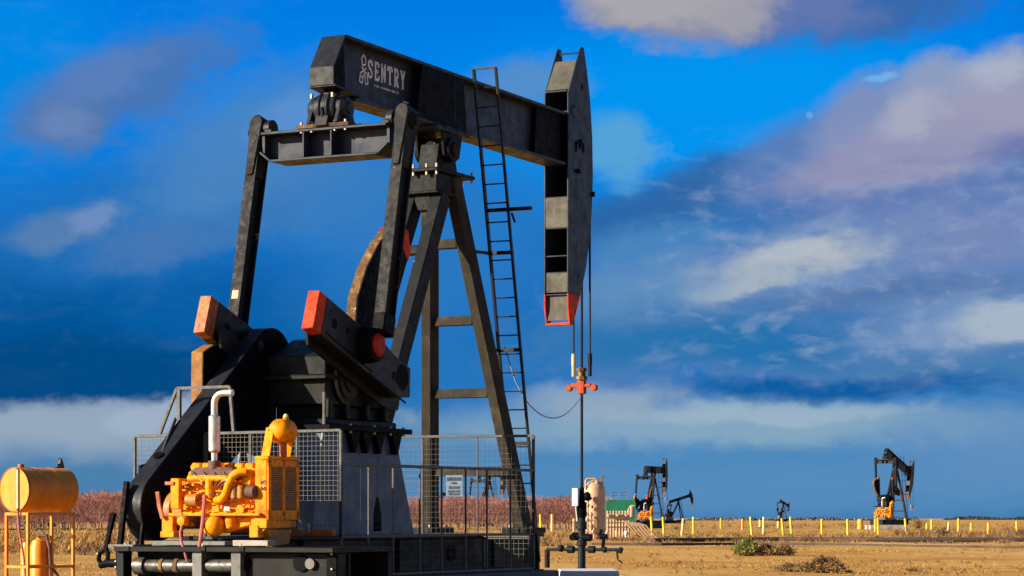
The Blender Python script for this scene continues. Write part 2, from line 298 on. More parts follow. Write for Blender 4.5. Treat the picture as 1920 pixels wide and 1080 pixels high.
# ------------------------------------------------------------------ mesh builder
OFF = {}      # object name -> local base point its geometry is measured from
class MB:
    def __init__(s): s.v, s.f, s.xf, s.cut = [], [], None, []
    def add(s, vs, fs):
        o = len(s.v); s.cut.append((o, len(s.f)))
        for p in vs:
            p = Vector(p)
            s.v.append(s.xf @ p if s.xf else p)
        s.f += [[i + o for i in f] for f in fs]
        return s
    def box(s, c, d, rot=None):
        vs = []
        for x in (-.5, .5):
            for y in (-.5, .5):
                for z in (-.5, .5):
                    p = Vector((x * d[0], y * d[1], z * d[2]))
                    if rot: p = rot @ p
                    vs.append(p + Vector(c))
        return s.add(vs, [(0, 1, 3, 2), (4, 6, 7, 5), (0, 4, 5, 1), (2, 3, 7, 6), (0, 2, 6, 4), (1, 5, 7, 3)])
    def span(s, a, b):   # axis-aligned box from corner a to corner b
        return s.box([(a[i] + b[i]) / 2 for i in range(3)], [abs(a[i] - b[i]) for i in range(3)])
    def bar(s, p, q, w, h, side=None):   # box from p to q, w along "side" (default lateral), h across
        p, q = Vector(p), Vector(q); d = (q - p); L = d.length; d.normalize()
        sd_ = Vector(side) if side else (Vector((0, 1, 0)) if abs(d.y) < 0.9 else Vector((1, 0, 0)))
        n = d.cross(sd_).normalized(); sd_ = n.cross(d).normalized()
        vs = []
        for t in (p, q):
            for a, b in ((-1, -1), (1, -1), (1, 1), (-1, 1)):
                vs.append(t + sd_ * (a * w / 2) + n * (b * h / 2))
        return s.add(vs, [(0, 1, 2, 3), (7, 6, 5, 4), (0, 4, 5, 1), (1, 5, 6, 2), (2, 6, 7, 3), (3, 7, 4, 0)])
    def tube(s, pts, r, n=8, r2=None):
        pts = [Vector(p) for p in pts]; rings = []; up = None
        for i, p in enumerate(pts):
            d = (pts[min(i + 1, len(pts) - 1)] - pts[max(i - 1, 0)]).normalized()
            if up is None:
                up = Vector((0, 0, 1)) if abs(d.z) < 0.9 else Vector((1, 0, 0))
            a = d.cross(up).normalized(); b = a.cross(d).normalized(); up = b
            rr = r if r2 is None else r + (r2 - r) * i / (len(pts) - 1)
            rings.append([p + a * (rr * math.cos(2 * math.pi * k / n)) + b * (rr * math.sin(2 * math.pi * k / n)) for k in range(n)])
        vs = [q for rg in rings for q in rg]; fs = []
        for i in range(len(pts) - 1):
            for k in range(n):
                fs.append((i * n + k, i * n + (k + 1) % n, (i + 1) * n + (k + 1) % n, (i + 1) * n + k))
        fs.append(list(range(n))[::-1]); fs.append([(len(pts) - 1) * n + k for k in range(n)])
        return s.add(vs, fs)
    def cyl(s, p, q, r, n=20, r2=None): return s.tube([p, q], r, n, r2)
    def prism(s, poly, axis, a, b):   # polygon extruded along an axis; poly is (x,z) for y, (y,z) for x, (x,y) for z
        def pt(u, v, t): return {'y': (u, t, v), 'x': (t, u, v), 'z': (u, v, t)}[axis]
        n = len(poly)
        vs = [pt(u, v, a) for u, v in poly] + [pt(u, v, b) for u, v in poly]
        fs = [list(range(n)), list(range(2 * n - 1, n - 1, -1))]
        fs += [(i, i + n, (i + 1) % n + n, (i + 1) % n) for i in range(n)]
        return s.add(vs, fs)
    def revolve(s, prof, o, d, n=24, caps=True):   # profile of (distance along d, radius)
        o, d = Vector(o), Vector(d).normalized()
        a = d.cross(Vector((0, 0, 1)) if abs(d.z) < 0.9 else Vector((1, 0, 0))).normalized(); b = d.cross(a)
        vs = []
        for t, r in prof:
            for k in range(n):
                an = 2 * math.pi * k / n
                vs.append(o + d * t + (a * math.cos(an) + b * math.sin(an)) * max(r, 1e-4))
        fs = []
        for i in range(len(prof) - 1):
            for k in range(n):
                fs.append((i * n + k, i * n + (k + 1) % n, (i + 1) * n + (k + 1) % n, (i + 1) * n + k))
        if caps: fs.append(list(range(n))[::-1]); fs.append([(len(prof) - 1) * n + k for k in range(n)])
        return s.add(vs, fs)
    def ball(s, c, r, n=16, sq=(1, 1, 1)):
        vs, fs = [], []
        m = n // 2
        for i in range(m + 1):
            th = math.pi * i / m
            for k in range(n):
                ph = 2 * math.pi * k / n
                vs.append((c[0] + sq[0] * r * (math.sin(th) * math.cos(ph) + 1e-5 * math.cos(ph)), c[1] + sq[1] * r * (math.sin(th) * math.sin(ph) + 1e-5 * math.sin(ph)), c[2] + sq[2] * r * math.cos(th)))
        for i in range(m):
            for k in range(n):
                fs.append((i * n + k, i * n + (k + 1) % n, (i + 1) * n + (k + 1) % n, (i + 1) * n + k))
        return s.add(vs, fs)
    def bolts(s, pts, r=0.03, h=0.05, axis=(0, 0, 1)):
        r *= .75; h *= .85
        for p in pts:
            p = Vector(p); a = Vector(axis)
            s.cyl(p - a * h / 2, p + a * h / 2, r, 6)
        return s
    def each(s, name, m, parent, bev=0.0):   # every primitive becomes a part of its own
        out = []
        for i, (vo, fo) in enumerate(s.cut):
            ve, fe = s.cut[i + 1] if i + 1 < len(s.cut) else (len(s.v), len(s.f))
            q = MB(); q.v = s.v[vo:ve]; q.f = [[a - vo for a in f] for f in s.f[fo:fe]]; out.append(q.build(name, m, parent, bev))
        return out
    def build(s, name, m, parent=None, bev=0.0, off=None, smooth=True):
        o_ = Vector(off) if off is not None else (OFF.get(parent.name, Vector((0, 0, 0))) if parent else Vector((0, 0, 0)))
        me = bpy.data.meshes.new(name)
        me.from_pydata([v - o_ for v in s.v], [], s.f)
        bm = bmesh.new(); bm.from_mesh(me); bmesh.ops.recalc_face_normals(bm, faces=bm.faces); bm.to_mesh(me); bm.free()
        if smooth:
            me.polygons.foreach_set('use_smooth', [True] * len(me.polygons))
            me.set_sharp_from_angle(angle=R(35))
        me.materials.append(M[m] if isinstance(m, str) else m)
        ob = bpy.data.objects.new(name, me); col.objects.link(ob)
        if parent: ob.parent = parent
        OFF[ob.name] = o_
        if bev:
            b = ob.modifiers.new('bevel', 'BEVEL'); b.width = bev; b.segments = 1; b.limit_method = 'ANGLE'; b.angle_limit = R(40)
        return ob

def tag(o, label=None, cat=None, group=None, kind=None):
    if label: o['label'] = label
    if cat: o['category'] = cat
    if group: o['group'] = group
    if kind: o['kind'] = kind
    return o
def copy_tree(o, parent=None):
    c = o.copy(); col.objects.link(c); c.parent = parent
    OFF[c.name] = OFF.get(o.name, Vector((0, 0, 0)))
    for ch in list(o.children): copy_tree(ch, c)
    return c

# pump frame: +x along the walking beam towards the horsehead, +y to its left, z up
PO = (-1.13, 40.03)
PYAW = math.pi / 2 - math.atan2(2260, 4600)
BX, BY = (math.cos(PYAW), math.sin(PYAW)), (-math.sin(PYAW), math.cos(PYAW))
def to_world(p): return Vector((PO[0] + p[0] * BX[0] + p[1] * BY[0], PO[1] + p[0] * BX[1] + p[1] * BY[1], p[2]))
def thing(name, label, cat, base=(0, 0, 0), group=None, frame=True, rz=0.0):
    """an Empty at the thing's base; its parts are measured in the pump frame (or plain world axes)"""
    o = bpy.data.objects.new(name, None); col.objects.link(o); o.empty_display_size = 0.3
    if frame: o.location = to_world(base); o.rotation_euler = (0, 0, PYAW)
    else: o.location = base; o.rotation_euler = (0, 0, rz)
    OFF[o.name] = Vector(base) if (frame or rz == 0) else Vector((0, 0, 0))
    return tag(o, label, cat, group)
def single(mb, name, m, label, cat, base, group=None, frame=True, kind=None, bev=0):
    o = mb.build(name, m, None, bev, off=base)
    if frame: o.location = to_world(base); o.rotation_euler = (0, 0, PYAW)
    else: o.location = base
    return tag(o, label, cat, group, kind)
# sight lines from the camera station met with a known plane of the pump frame (survey helpers)
def _ray(px, py): return ((px - 960) / FPX, 1.0, (HY - py) / FPX)
def at_y(px, py, y):
    r = _ray(px, py); c = BY[0] * r[0] + BY[1] * r[1]; t = (y + PO[0] * BY[0] + PO[1] * BY[1]) / c
    dx, dy = r[0] * t - PO[0], t - PO[1]
    return (dx * BX[0] + dy * BX[1], y, CAMH + r[2] * t)
def at_x(px, py, x):
    r = _ray(px, py); c = BX[0] * r[0] + BX[1] * r[1]; t = (x + PO[0] * BX[0] + PO[1] * BX[1]) / c
    dx, dy = r[0] * t - PO[0], t - PO[1]
    return (x, dx * BY[0] + dy * BY[1], CAMH + r[2] * t)
def at_d(px, py, Y): return Vector(((px - 960) / FPX * Y, Y, CAMH + (HY - py) / FPX * Y))
def ground_d(py): return CAMH * FPX / (py - HY)

# ------------------------------------------------------------------ ground
def ground():
    m = bpy.data.materials.new('dry_field_soil'); m.use_nodes = True
    N = NT(m.node_tree); b = m.node_tree.nodes['Principled BSDF']
    tc = N.n('ShaderNodeTexCoord').outputs['Object']
    mp = N.n('ShaderNodeMapping'); N.t.links.new(tc, mp.inputs[0]); mp.inputs['Scale'].default_value = (1, 0.35, 1)
    v = mp.outputs[0]
    c = N.mix(N.smooth(N.noise(v, 0.22, 6, 0.6), 0.38, 0.62), (0.53, 0.305, 0.078, 1), (0.42, 0.21, 0.045, 1))
    c = N.mix(N.smooth(N.noise(v, 0.07, 5, 0.6), 0.52, 0.66), c, (0.58, 0.38, 0.14, 1))
    c = N.mix(N.smooth(N.noise(v, 1.3, 6, 0.7), 0.55, 0.72, 0, 0.75), c, (0.27, 0.15, 0.05, 1))
    c = N.mix(N.smooth(N.noise(tc, 6.0, 4, 0.7), 0.6, 0.75, 0, 0.6), c, (0.58, 0.38, 0.15, 1))
    mp2 = N.n('ShaderNodeMapping'); N.t.links.new(tc, mp2.inputs[0]); mp2.inputs['Scale'].default_value = (0.05, 0.32, 1)
    c = N.mix(N.smooth(N.noise(mp2.outputs[0], 1.0, 6, 0.6, 0.4), 0.52, 0.66, 0, 0.75), c, (0.30, 0.155, 0.045, 1))
    N.put(b.inputs['Base Color'], c); b.inputs['Roughness'].default_value = 0.95; b.inputs['Specular IOR Level'].default_value = 0.1
    bn = N.n('ShaderNodeBump'); bn.inputs['Strength'].default_value = 0.8; bn.inputs['Distance'].default_value = 0.12
    N.put(bn.inputs['Height'], N.noise(tc, 2.2, 8, 0.7)); N.t.links.new(bn.outputs[0], b.inputs['Normal'])
    # radial grid, gently rolling beyond the well pad
    rs = [0, 8, 20, 35, 50, 56, 62, 70, 80, 92, 106, 122, 140, 160, 185, 215, 250, 300, 380, 520, 800, 1400, 3000, 7000, 16000]
    na = 180; mb = MB(); vs = [(0, 0, 0)]
    for r in rs[1:]:
        for k in range(na):
            a = 2 * math.pi * k / na
            z = 0.0
            if r > 50:
                z = 0.07 * math.sin(r * 0.21 + 3 * math.sin(a * 9)) * math.sin(a * 37 + r * .05)
            if r > 1000: z = 0
            vs.append((r * math.cos(a), r * math.sin(a), z))
    fs = [(0, 1 + k, 1 + (k + 1) % na) for k in range(na)]
    for i in range(len(rs) - 2):
        for k in range(na):
            fs.append((1 + i * na + k, 1 + i * na + (k + 1) % na, 1 + (i + 1) * na + (k + 1) % na, 1 + (i + 1) * na + k))
    mb.add(vs, fs)
    tag(mb.build('ground', m), kind='structure')
ground()

# ------------------------------------------------------------------ pumpjack
PIV = Vector((-0.2, 0, 7.45)); SH = Vector((-3.2, 0, 3.46)); PIN0 = Vector((-4.35, 0, 3.87)); EQ0 = Vector((-3.6, 0, 7.2))
RC = (PIN0 - SH).length; LP = (EQ0 - PIN0).length

def make_pump(label, tilt=0.0, detail=True, group=None):
    """tilt > 0 raises the horsehead; the crank follows the linkage"""
    t = thing('pumpjack', label, 'pumpjack', (0, 0, 0), group)
    rb = Matrix.Translation(PIV) @ Matrix.Rotation(-R(tilt), 4, 'Y') @ Matrix.Translation(-PIV)
    tb0 = Vector((-3.6, 0, 7.5)); dl = (rb @ tb0) - tb0
    top = EQ0 + dl
    D = top - SH; d = D.length; a = (RC * RC - LP * LP + d * d) / (2 * d)
    hgt = math.sqrt(max(0, RC * RC - a * a)); u = D.normalized(); pr_ = Vector((-u.z, 0, u.x))
    pin = SH + u * a + pr_ * hgt
    if pin.x > (SH + u * a - pr_ * hgt).x: pin = SH + u * a - pr_ * hgt
    if tilt == 0: pin = PIN0.copy()
    v0, v1 = PIN0 - SH, pin - SH
    ang = math.atan2(v1.z, v1.x) - math.atan2(v0.z, v0.x)
    rc = Matrix.Translation(SH) @ Matrix.Rotation(-ang, 4, 'Y') @ Matrix.Translation(-SH)
    # --- base
    b = MB(); b.span((-6.3, -.78, .0), (2.05, .78, 1.04)); b.span((-6.3, -.86, 1.042), (2.05, .86, 1.1))
    for x in (-5.8, -3.0, .2, 1.8): b.span((x, -.85, .5), (x + .04, -.784, 1.038))
    b.span((-6.28, -.88, .0), (2.0, -.783, .496))
    base = b.build('base', 'skid', t, .008)
    h = MB()
    for x in (-5.3, -1.2): h.cyl((x, -.80, .8), (x, -.783, .8), .13, 20)
    h.each('hole', 'dark', base)
    # --- gearbox pedestal with arched hole
    p = MB(); zt = 2.62
    L0, L1, R0, R1 = -5.35, -5.0, -2.27, -2.86
    hx, hw = -3.42, .12
    hole = [(hx - hw, 1.18), (hx - hw, 1.42), (hx - .04, 1.66), (hx + .04, 1.66), (hx + hw, 1.42), (hx + hw, 1.18)]
    for y in (-.7, .66):   # plates with the hole cut through, as two halves
        p.prism([(L0, 1.104), (hx - hw, 1.104), (hx - hw, 1.42), (hx - .04, 1.66), (hx - .04, zt), (L1, zt)], 'y', y, y + .04)
        p.prism([(hx + .04, zt), (hx + .04, 1.66), (hx + hw, 1.42), (hx + hw, 1.104), (R0, 1.104), (R1, zt)], 'y', y, y + .04)
        p.prism([(hx - .04, 1.66), (hx + .04, 1.66), (hx + .04, zt), (hx - .04, zt)], 'y', y, y + .04)
        p.prism([(hx - hw, 1.104), (hx + hw, 1.104), (hx + hw, 1.16), (hx - hw, 1.16)], 'y', y, y + .04)
    p.bar((R0 - .02, 0, 1.12), (R1 - .02, 0, zt), 1.30, .04)
    p.span((L1, -.655, 1.11), (L1 + .04, .655, zt))
    ped = p.build('pedestal', 'pedestal', t, .006)
    g = MB(); g.span((-5.1, -.86, 2.625), (-2.62, .86, 2.70))
    for x in (-4.25, -3.88, -3.5, -2.98):
        g.prism([(x - .15, 2.62), (x + .15, 2.62), (x + .02, 2.31), (x - .02, 2.31)], 'y', -.80, -.705)
    g.build('gusset_plate', 'dark', ped, .004)
    if detail: bl = MB(); bl.bolts([(x, -.8, 2.66) for x in (-4.4, -3.7, -3.2, -2.8)], .035, .16); bl.each('bolt', 'bolt', ped)
    # --- gear reducer
    gr = MB()
    gr.prism([(-4.7, 3.0), (-2.5, 3.0), (-2.4, 3.4), (-2.5, 3.78), (-2.95, 4.02), (-4.0, 4.02), (-4.7, 3.72)], 'y', -.56, .42)
    gr.span((-4.85, -.66, 2.703), (-2.75, .5, 2.80))
    for x in (-4.7, -4.2, -3.6, -3.05): gr.span((x, -.62, 2.80), (x + .12, -.5, 3.1)); gr.span((x, .34, 2.80), (x + .12, .46, 3.1))
    gr.span((-4.55, -.5, 2.80), (-2.7, .38, 3.0))
    gr.span((-4.82, -.64, 3.36), (-2.35, .5, 3.44))
    red = gr.build('gear_reducer', 'gear', t, .02)
    cv = MB(); cv.revolve([(0, .36), (.05, .36), (.07, .30), (.10, .30), (.11, .2), (.14, .2)], (-4.15, -.56, 3.4), (0, -1, 0)); cv.build('bearing_cover', 'black', red)
    cr = MB(); cr.revolve([(0, .355), (.02, .385), (.045, .355), (0, .355)], (-4.15, -.59, 3.4), (0, -1, 0), 28, False); cr.build('seal_ring', 'steel', red)
    cv = MB(); cv.span((-3.9, -.3, 4.02), (-3.2, .2, 4.07)); cv.cyl((-4.3, -.2, 3.88), (-4.3, -.2, 4.05), .06, 12)
    cv.bolts([(x, y, 4.08) for x in (-3.85, -3.5, -3.25) for y in (-.26, .16)], .025, .03); cv.build('inspection_cover', 'worn', red, .006)
    dg = MB(); dg.tube([at_x(531 * 0 + 608, 735, -4.9), at_x(608, 800, -4.9)], .025, 8); dg.build('dipstick_tube', 'grey', red)
    sh = MB(); sh.cyl((SH.x, -1.0, SH.z), (SH.x, 1.0, SH.z), .2, 20); sh.build('crank_shaft', 'dark', red)
    # --- cranks
    for s in (-1, 1):
        y0, y1 = s * .81, s * 1.0
        body = [(-5.40, 4.49), (-2.93, 3.61), (-2.95, 3.17), (-3.35, 3.145), (-5.58, 3.94)]
        c = MB(); c.xf = rc; c.prism(body, 'y', y0, y1)
        c.prism([(-5.55, 4.16), (-2.9, 3.23), (-3.0, 3.02), (-3.35, 3.02), (-5.5, 3.80)], 'y', s * .70, s * .755)
        ck = c.build('crank_arm', 'black', t, .012)
        c = MB(); c.xf = rc; c.prism([(-5.61, 4.565), (-5.403, 4.491), (-5.583, 3.941), (-5.80, 4.02)], 'y', s * .807, s * 1.003)
        tip = c.build('painted_tip', 'red' if s < 0 else 'orange', ck, .01)
        h = MB(); h.xf = rc
        for x, z, r in ((-5.2, 4.12, .075), (-4.83, 4.05, .05), (-3.45, 3.47, .07)): h.cyl((x, s * .9, z), (x, s * 1.003, z), r, 14); h.cyl((x, s * .807, z), (x, s * .9, z), r, 14)
        h.each('bolt_hole', 'dark', ck)
        sl = MB(); sl.xf = rc; sl.bar((-5.45, s * 1.004, 3.98), (-4.1, s * 1.004, 3.49), .006, .02); sl.bar((-4.2, s * 1.004, 3.46), (-3.1, s * 1.004, 3.08), .006, .03); sl.each('slot', 'dark', ck)
        w = MB(); w.xf = rc
        if s < 0: poly = [(-4.55, 4.15), (-4.5, 4.55), (-4.22, 5.02), (-3.86, 5.40), (-3.52, 5.66), (-3.25, 5.74), (-2.98, 5.66), (-2.92, 5.36), (-3.2, 4.85), (-3.6, 4.1)]
        else: poly = [(-5.85, 3.74), (-5.87, 2.6), (-5.3, 2.5), (-4.6, 2.8), (-3.9, 3.2), (-3.3, 3.5), (-4.6, 3.9), (-5.55, 3.86)]
        w.prism(poly, 'y', s * .80, s * .97) if s < 0 else w.prism(poly, 'y', .80, 1.0)
        wt = w.build('counterweight', 'rustedge' if s < 0 else 'ochre', ck, .012)
        fc = MB(); fc.xf = rc   # dark sheets over the flanks of the weight
        q = [(x * .985 + -3.7 * .015, z * .985 + 4.4 * .015) for x, z in poly] if s < 0 else [(x * .985 - 4.8 * .015, z * .985 + 3.2 * .015) for x, z in poly]
        fc.prism(q, 'y', s * .797 if s < 0 else .793, s * .80 + .0 if s < 0 else .7995); fc.prism(q, 'y', s * .9705 if s < 0 else 1.0005, s * .975 if s < 0 else 1.005)
        fc.each('flank', 'dark', wt)
        if s < 0:
            k = MB(); k.xf = rc; k.prism([(-3.545, 5.655), (-3.25, 5.76), (-2.97, 5.68), (-2.90, 5.36), (-2.98, 5.22), (-3.1, 5.36), (-3.2, 5.50), (-3.4, 5.56)], 'y', -.79, -.98); k.build('painted_cap', 'red', wt)
        hb = MB(); hb.xf = rc
        hb.revolve([(0, .27), (.1, .27), (.12, .24), (.2, .24)], (PIN0.x, s * 1.0, PIN0.z), (0, s, 0)); hub = hb.build('wrist_pin_hub', 'dark', ck)
    # --- pitmans
    for s in (-1, 1):
        y = -1.29 if s < 0 else 1.23; P0, P1 = pin.copy(), top.copy(); P0.y = P1.y = y
        dv = (P1 - P0).normalized(); nv = Vector((-dv.z, 0, dv.x)); P0 += dv * .2
        pm = MB(); pm.bar(P0, P1, .05, .27)
        pm.bar(P0 + nv * .14, P1 + nv * .14, .19, .03); pm.bar(P0 - nv * .14, P1 - nv * .14, .19, .03)
        pit = pm.build('pitman_arm', 'worn', t, .006)
        e = MB(); e.xf = Matrix.Translation(P1) @ Matrix(((nv.x, 0, dv.x, 0), (0, 1, 0, 0), (nv.z, 0, dv.z, 0), (0, 0, 0, 1)))
        q = [(.12 * math.cos(math.pi * i_ / 10), .12 + .13 * math.sin(math.pi * i_ / 10)) for i_ in range(11)] + [(-.105, -.1), (-.06, -.72), (.06, -.72), (.105, -.1)]
        e.prism(q, 'x', -.18, .18)
        e.cyl((0, -.16, .02), (0, .16, .02), .13, 16); e.cyl((0, -.2, .02), (0, .2, .02), .08, 14)
        e.build('end_cap', 'worn', pit, .02)
        hb = MB(); hb.revolve([(0, .175), (.03, .175), (.045, .13), (.05, .13)], (pin.x, s * 1.23, pin.z), (0, s, 0)); hb.build('hub_cap', 'shadedred', pit)
        hb = MB(); hb.revolve([(0, .27), (.17, .25)], (pin.x, s * 1.06, pin.z), (0, s, 0)); hb.bar(P0 - dv * .05, P0 + dv * .25, .21, .33); hb.build('wrist_bearing', 'dark', pit, .02)
        if s > 0:
            k = MB(); k.bar(P0 + dv * .55 + nv * .158, P0 + dv * .68 + nv * .158, .11, .006); k.build('sticker', 'beige', pit)
    # --- equalizer
    e = MB(); e.xf = Matrix.Translation(dl)
    x = -3.6
    e.span((x - .25, -1.08, 7.14), (x + .25, 1.08, 7.18))
    for a_, b_ in (((-.92, 6.74), (.92, 6.74)), ((.92, 6.74), (1.1, 6.88)), ((-.92, 6.74), (-1.1, 6.88))):
        e.bar((x, a_[0], a_[1]), (x, b_[0], b_[1]), .5, .035, side=(1, 0, 0))
    e.prism([(-1.1, 6.9), (-.92, 6.757), (.92, 6.757), (1.1, 6.9), (1.1, 7.138), (-1.1, 7.138)], 'x', x - .02, x + .02)
    for yy in (.34, -.14): e.span((x - .24, yy - .015, 6.76), (x + .24, yy + .015, 7.137))
    for s in (-1, 1): e.span((x - .17, s * 1.105, 6.86), (x + .17, s * 1.05, 7.135))
    eq = e.build('equalizer', 'web', t, .006)
    for s in (-1, 1):
        k = MB(); k.xf = Matrix.Translation(dl); k.cyl((x, s * 1.0, 7.26), (x, s * 1.12, 7.26), .14, 16); k.span((x - .15, s * .95, 7.185), (x + .15, s * 1.08, 7.24)); k.build('pin_block', 'black', eq, .01)
    # --- tail bearing
    k = MB(); k.xf = Matrix.Translation(dl)
    k.revolve([(-.19, .2), (-.17, .235), (-.10, .25), (-.09, .285), (-.05, .285), (-.04, .26), (.04, .26), (.05, .285), (.09, .285), (.10, .25), (.17, .235), (.19, .2)], (x, 0, 7.48), (0, 1, 0), 28)
    k.prism([(x - .3, 7.2), (x + .3, 7.2), (x + .2, 7.5), (x - .2, 7.5)], 'y', -.10, .12)
    for s in (-1, 1):
        k.revolve([(.17, .2), (.27, .2), (.29, .17), (.31, .17), (.32, .09), (.34, .09)], (x, 0, 7.48), (0, s, 0), 20)
        k.prism([(x - .28, 7.24), (x + .28, 7.24), (x + .12, 7.62), (x - .12, 7.62)], 'y', s * .20, s * .27)
        k.prism([(s * .27, 7.24), (s * .38, 7.24), (s * .27, 7.45)], 'x', x - .1, x + .1)
    k.span((x - .15, -.11, 7.6), (x + .15, .11, 7.72)); k.bar((x - .2, 0, 7.24), (x - .275, 0, 7.48), .05, .05)
    tb = k.build('tail_bearing', 'black', t, .012)
    k = MB(); k.xf = Matrix.Translation(dl); k.span((x - .26, -.44, 7.185), (x + .26, .44, 7.24)); k.build('bearing_foot', 'rustdark', tb)
    k = MB(); k.xf = Matrix.Translation(dl)
    if detail: k.bolts([(x + a_, y, z) for a_ in (-.22, .22) for y in (-.38, -.2, .2, .38) for z in (7.25, 7.15)], .032, .07)
    if detail: k.bolts([(x - .22, y, 7.66) for y in (-.16, .2)], .04, .08); k.each('bolt', 'bolt', tb)
    # --- walking beam
    w = MB(); w.xf = rb
    w.span((-3.50, -.21, 8.56), (4.34, .21, 8.61)); w.span((-3.2, -.21, 7.66), (4.34, .21, 7.71)); w.span((-3.4, -.015, 7.71), (4.34, .015, 8.56))
    for xx in (-2.45 - 3, 0): pass
    wb = w.build('walking_beam', 'web', t, .006)
    k = MB(); k.xf = rb
    k.bar((-3.50, 0, 8.60), (-3.86, 0, 8.07), .42, .03); k.bar((-3.86, 0, 8.085), (-3.86, 0, 7.80), .42, .03)
    k.bar((-3.86, 0, 7.80), (-3.1, 0, 7.735), .46, .04)
    k.each('tail_cap', 'black', wb, .008)
    k = MB(); k.xf = rb; k.prism([(-3.48, 8.553), (-3.83, 8.05), (-3.83, 7.825), (-3.22, 7.78), (-3.30, 8.553)], 'y', -.04, .04); k.build('tail_web', 'dark', wb)  # web coloured near-black to stand for shade inside the open tail
    k = MB(); k.xf = rb
    for s in (-1, 1):
        k.prism([(-1.28, 7.714), (.46, 7.714), (.34, 8.556), (-1.08, 8.556)], 'y', s * .205, s * .17)
        k.prism([(3.2, 7.714), (4.33, 7.714), (4.33, 8.556), (3.3, 8.556)], 'y', s * .12, s * .09)
    k.each('stiffener_plate', 'dark', wb)
    k = MB(); k.xf = rb; k.span((.02, -.21, 7.714), (.035, -.206, 8.55)); k.build('weld_seam', 'black', wb)
    if detail:
        lettering(wb)
    # --- saddle bearing
    k = MB(); k.xf = rb; k.span((-.75, -.27, 7.59), (.45, .27, 7.655))
    k.bolts([(xx, s * .24, 7.69) for xx in (-.65, -.35, .1, .35) for s in (-1, 1)], .03, .1); sbp = k.build('saddle_plate', 'black', wb, .008)
    k = MB(); k.cyl((PIV.x, -.32, 7.32), (PIV.x, .32, 7.32), .20, 22); k.cyl((PIV.x, -.36, 7.32), (PIV.x, .36, 7.32), .12, 18)
    k.prism([(-.55, 6.97), (.2, 6.97), (.08, 7.40), (-.44, 7.40)], 'y', -.17, .17)
    for s in (-1, 1): k.prism([(-.5, 7.585), (.2, 7.585), (.1, 7.2), (-.42, 7.2)], 'y', s * .26, s * .21)
    k.span((-.82, -.34, 6.905), (.5, .34, 6.965))
    sb = k.build('saddle_bearing', 'worn', t, .012)
    k = MB()
    if detail: k.bolts([(xx, y, z) for xx in (-.78, .45) for y in (-.3, -.12, .12, .3) for z in (7.0, 6.88)], .032, .07); k.each('bolt', 'bolt', sb)
    # --- samson post
    sp = MB()
    sp.span((-.72, -.27, 6.60), (-.12, .27, 6.895)); sp.span((-.80, -.33, 6.555), (-.05, .33, 6.597))
    post = sp.build('samson_post', 'worn', t, .01)
    for s in (-1, 1):
        k = MB(); k.bar((-.07, s * .20, 6.895), (1.22, s * .88, 1.18), .18, .31); leg = k.build('front_leg', 'post', post, .012)
        k = MB(); k.span((.85, s * .65, 1.104), (1.65, s * 1.08, 1.2)); k.build('foot_plate', 'worn', leg, .01)
        k = MB()
        if detail: k.bolts([(.95, s * .75, 1.22), (1.55, s * .75, 1.22)], .03, .06); k.each('bolt', 'bolt', leg)
    for s in (-1, 1):
        k = MB(); k.bar((-.50, s * .24, 6.555), (-2.62, s * .3, 2.72), .2, .3); k.build('rear_leg', 'worn', post, .01)
    k = MB()
    for z in (5.62, 4.25, 3.3):
        f = (6.5 - z) / 3.78; k.bar((-.52 - 2.1 * f, -.13 - .07 * f, z), (-.52 - 2.1 * f, .13 + .07 * f, z), .26, .14, side=(1, 0, 0))
    k.bar((-.57, -.14, 6.42), (-.57, .14, 6.42), .27, .25, side=(1, 0, 0))
    k.each('rear_brace', 'worn', post, .008)
    for z in (5.84, 4.6, 3.42, 2.13):
        f = (6.5 - z) / 5.32; xx = .02 + 1.2 * f; yy = .24 + .64 * f - .12
        k = MB(); k.span((xx - .09, -yy, z - .075), (xx + .09, yy, z + .075)); k.build('cross_brace', 'post', post, .006)
    # --- ladder on the near side
    k = MB()
    LB, LT = Vector((1.77, 0, .62)), Vector((.13, 0, 8.66))
    for y, r in ((-.5, .07), (-.9, .05)): k.bar(LB + Vector((0, y, 0)), LT + Vector((0, y, 0)), .035, r)
    n = 26
    for i in range(n + 1):
        q = LT + (LB - LT) * (i / (n + .3)); k.bar(q + Vector((0, -.5, 0)), q + Vector((0, -.9, 0)), .03, .03) if i == 0 else k.tube([q + Vector((0, -.5, 0)), q + Vector((0, -.9, 0))], .013, 6)
    ld = k.build('ladder', 'black', t)
    for z in (5.72, 4.14, 2.6, 1.6):
        f = (8.66 - z) / 8.04; xx = .13 + 1.64 * f; g_ = (6.5 - z) / 5.32
        k = MB(); k.bar((.02 + 1.2 * g_, -.24 - .64 * g_, z), (xx, -.5, z), .05, .05, side=(0, 0, 1)) if z > 3 else None
        k.bar((xx, -.46, z), (xx, -.92, z), .06, .06, side=(0, 0, 1)); k.build('ladder_bracket', 'black', ld)
    k = MB(); k.bar((.68, -.48, 6.42), (.68, -1.28, 6.42), .06, .06, side=(0, 0, 1)); k.bar((.68, -.92, 6.36), (.68, -.98, 6.2), .03, .03); k.build('step_arm', 'black', ld)
    # --- horsehead
    back = [(4.87, 9.82), (4.36, 8.95), (4.35, 5.15), (4.42, 4.86)]
    front = [(4.58, 4.86), (4.87, 5.37), (5.12, 5.88), (5.28, 6.4), (5.38, 6.95), (5.43, 7.6), (5.40, 8.3), (5.30, 9.0), (5.16, 9.5), (5.03, 9.87), (4.93, 9.88)]
    hh = MB(); hh.xf = rb
    zc = 5.37
    lowf = [(4.58, 4.86), (4.87, 5.37)]
    up = [(4.36, 8.95), (4.35, zc), (4.87, zc)] + front[2:] + [(4.87, 9.82)]
    for s in (-1, 1): hh.prism(up, 'y', s * .24, s * .215)
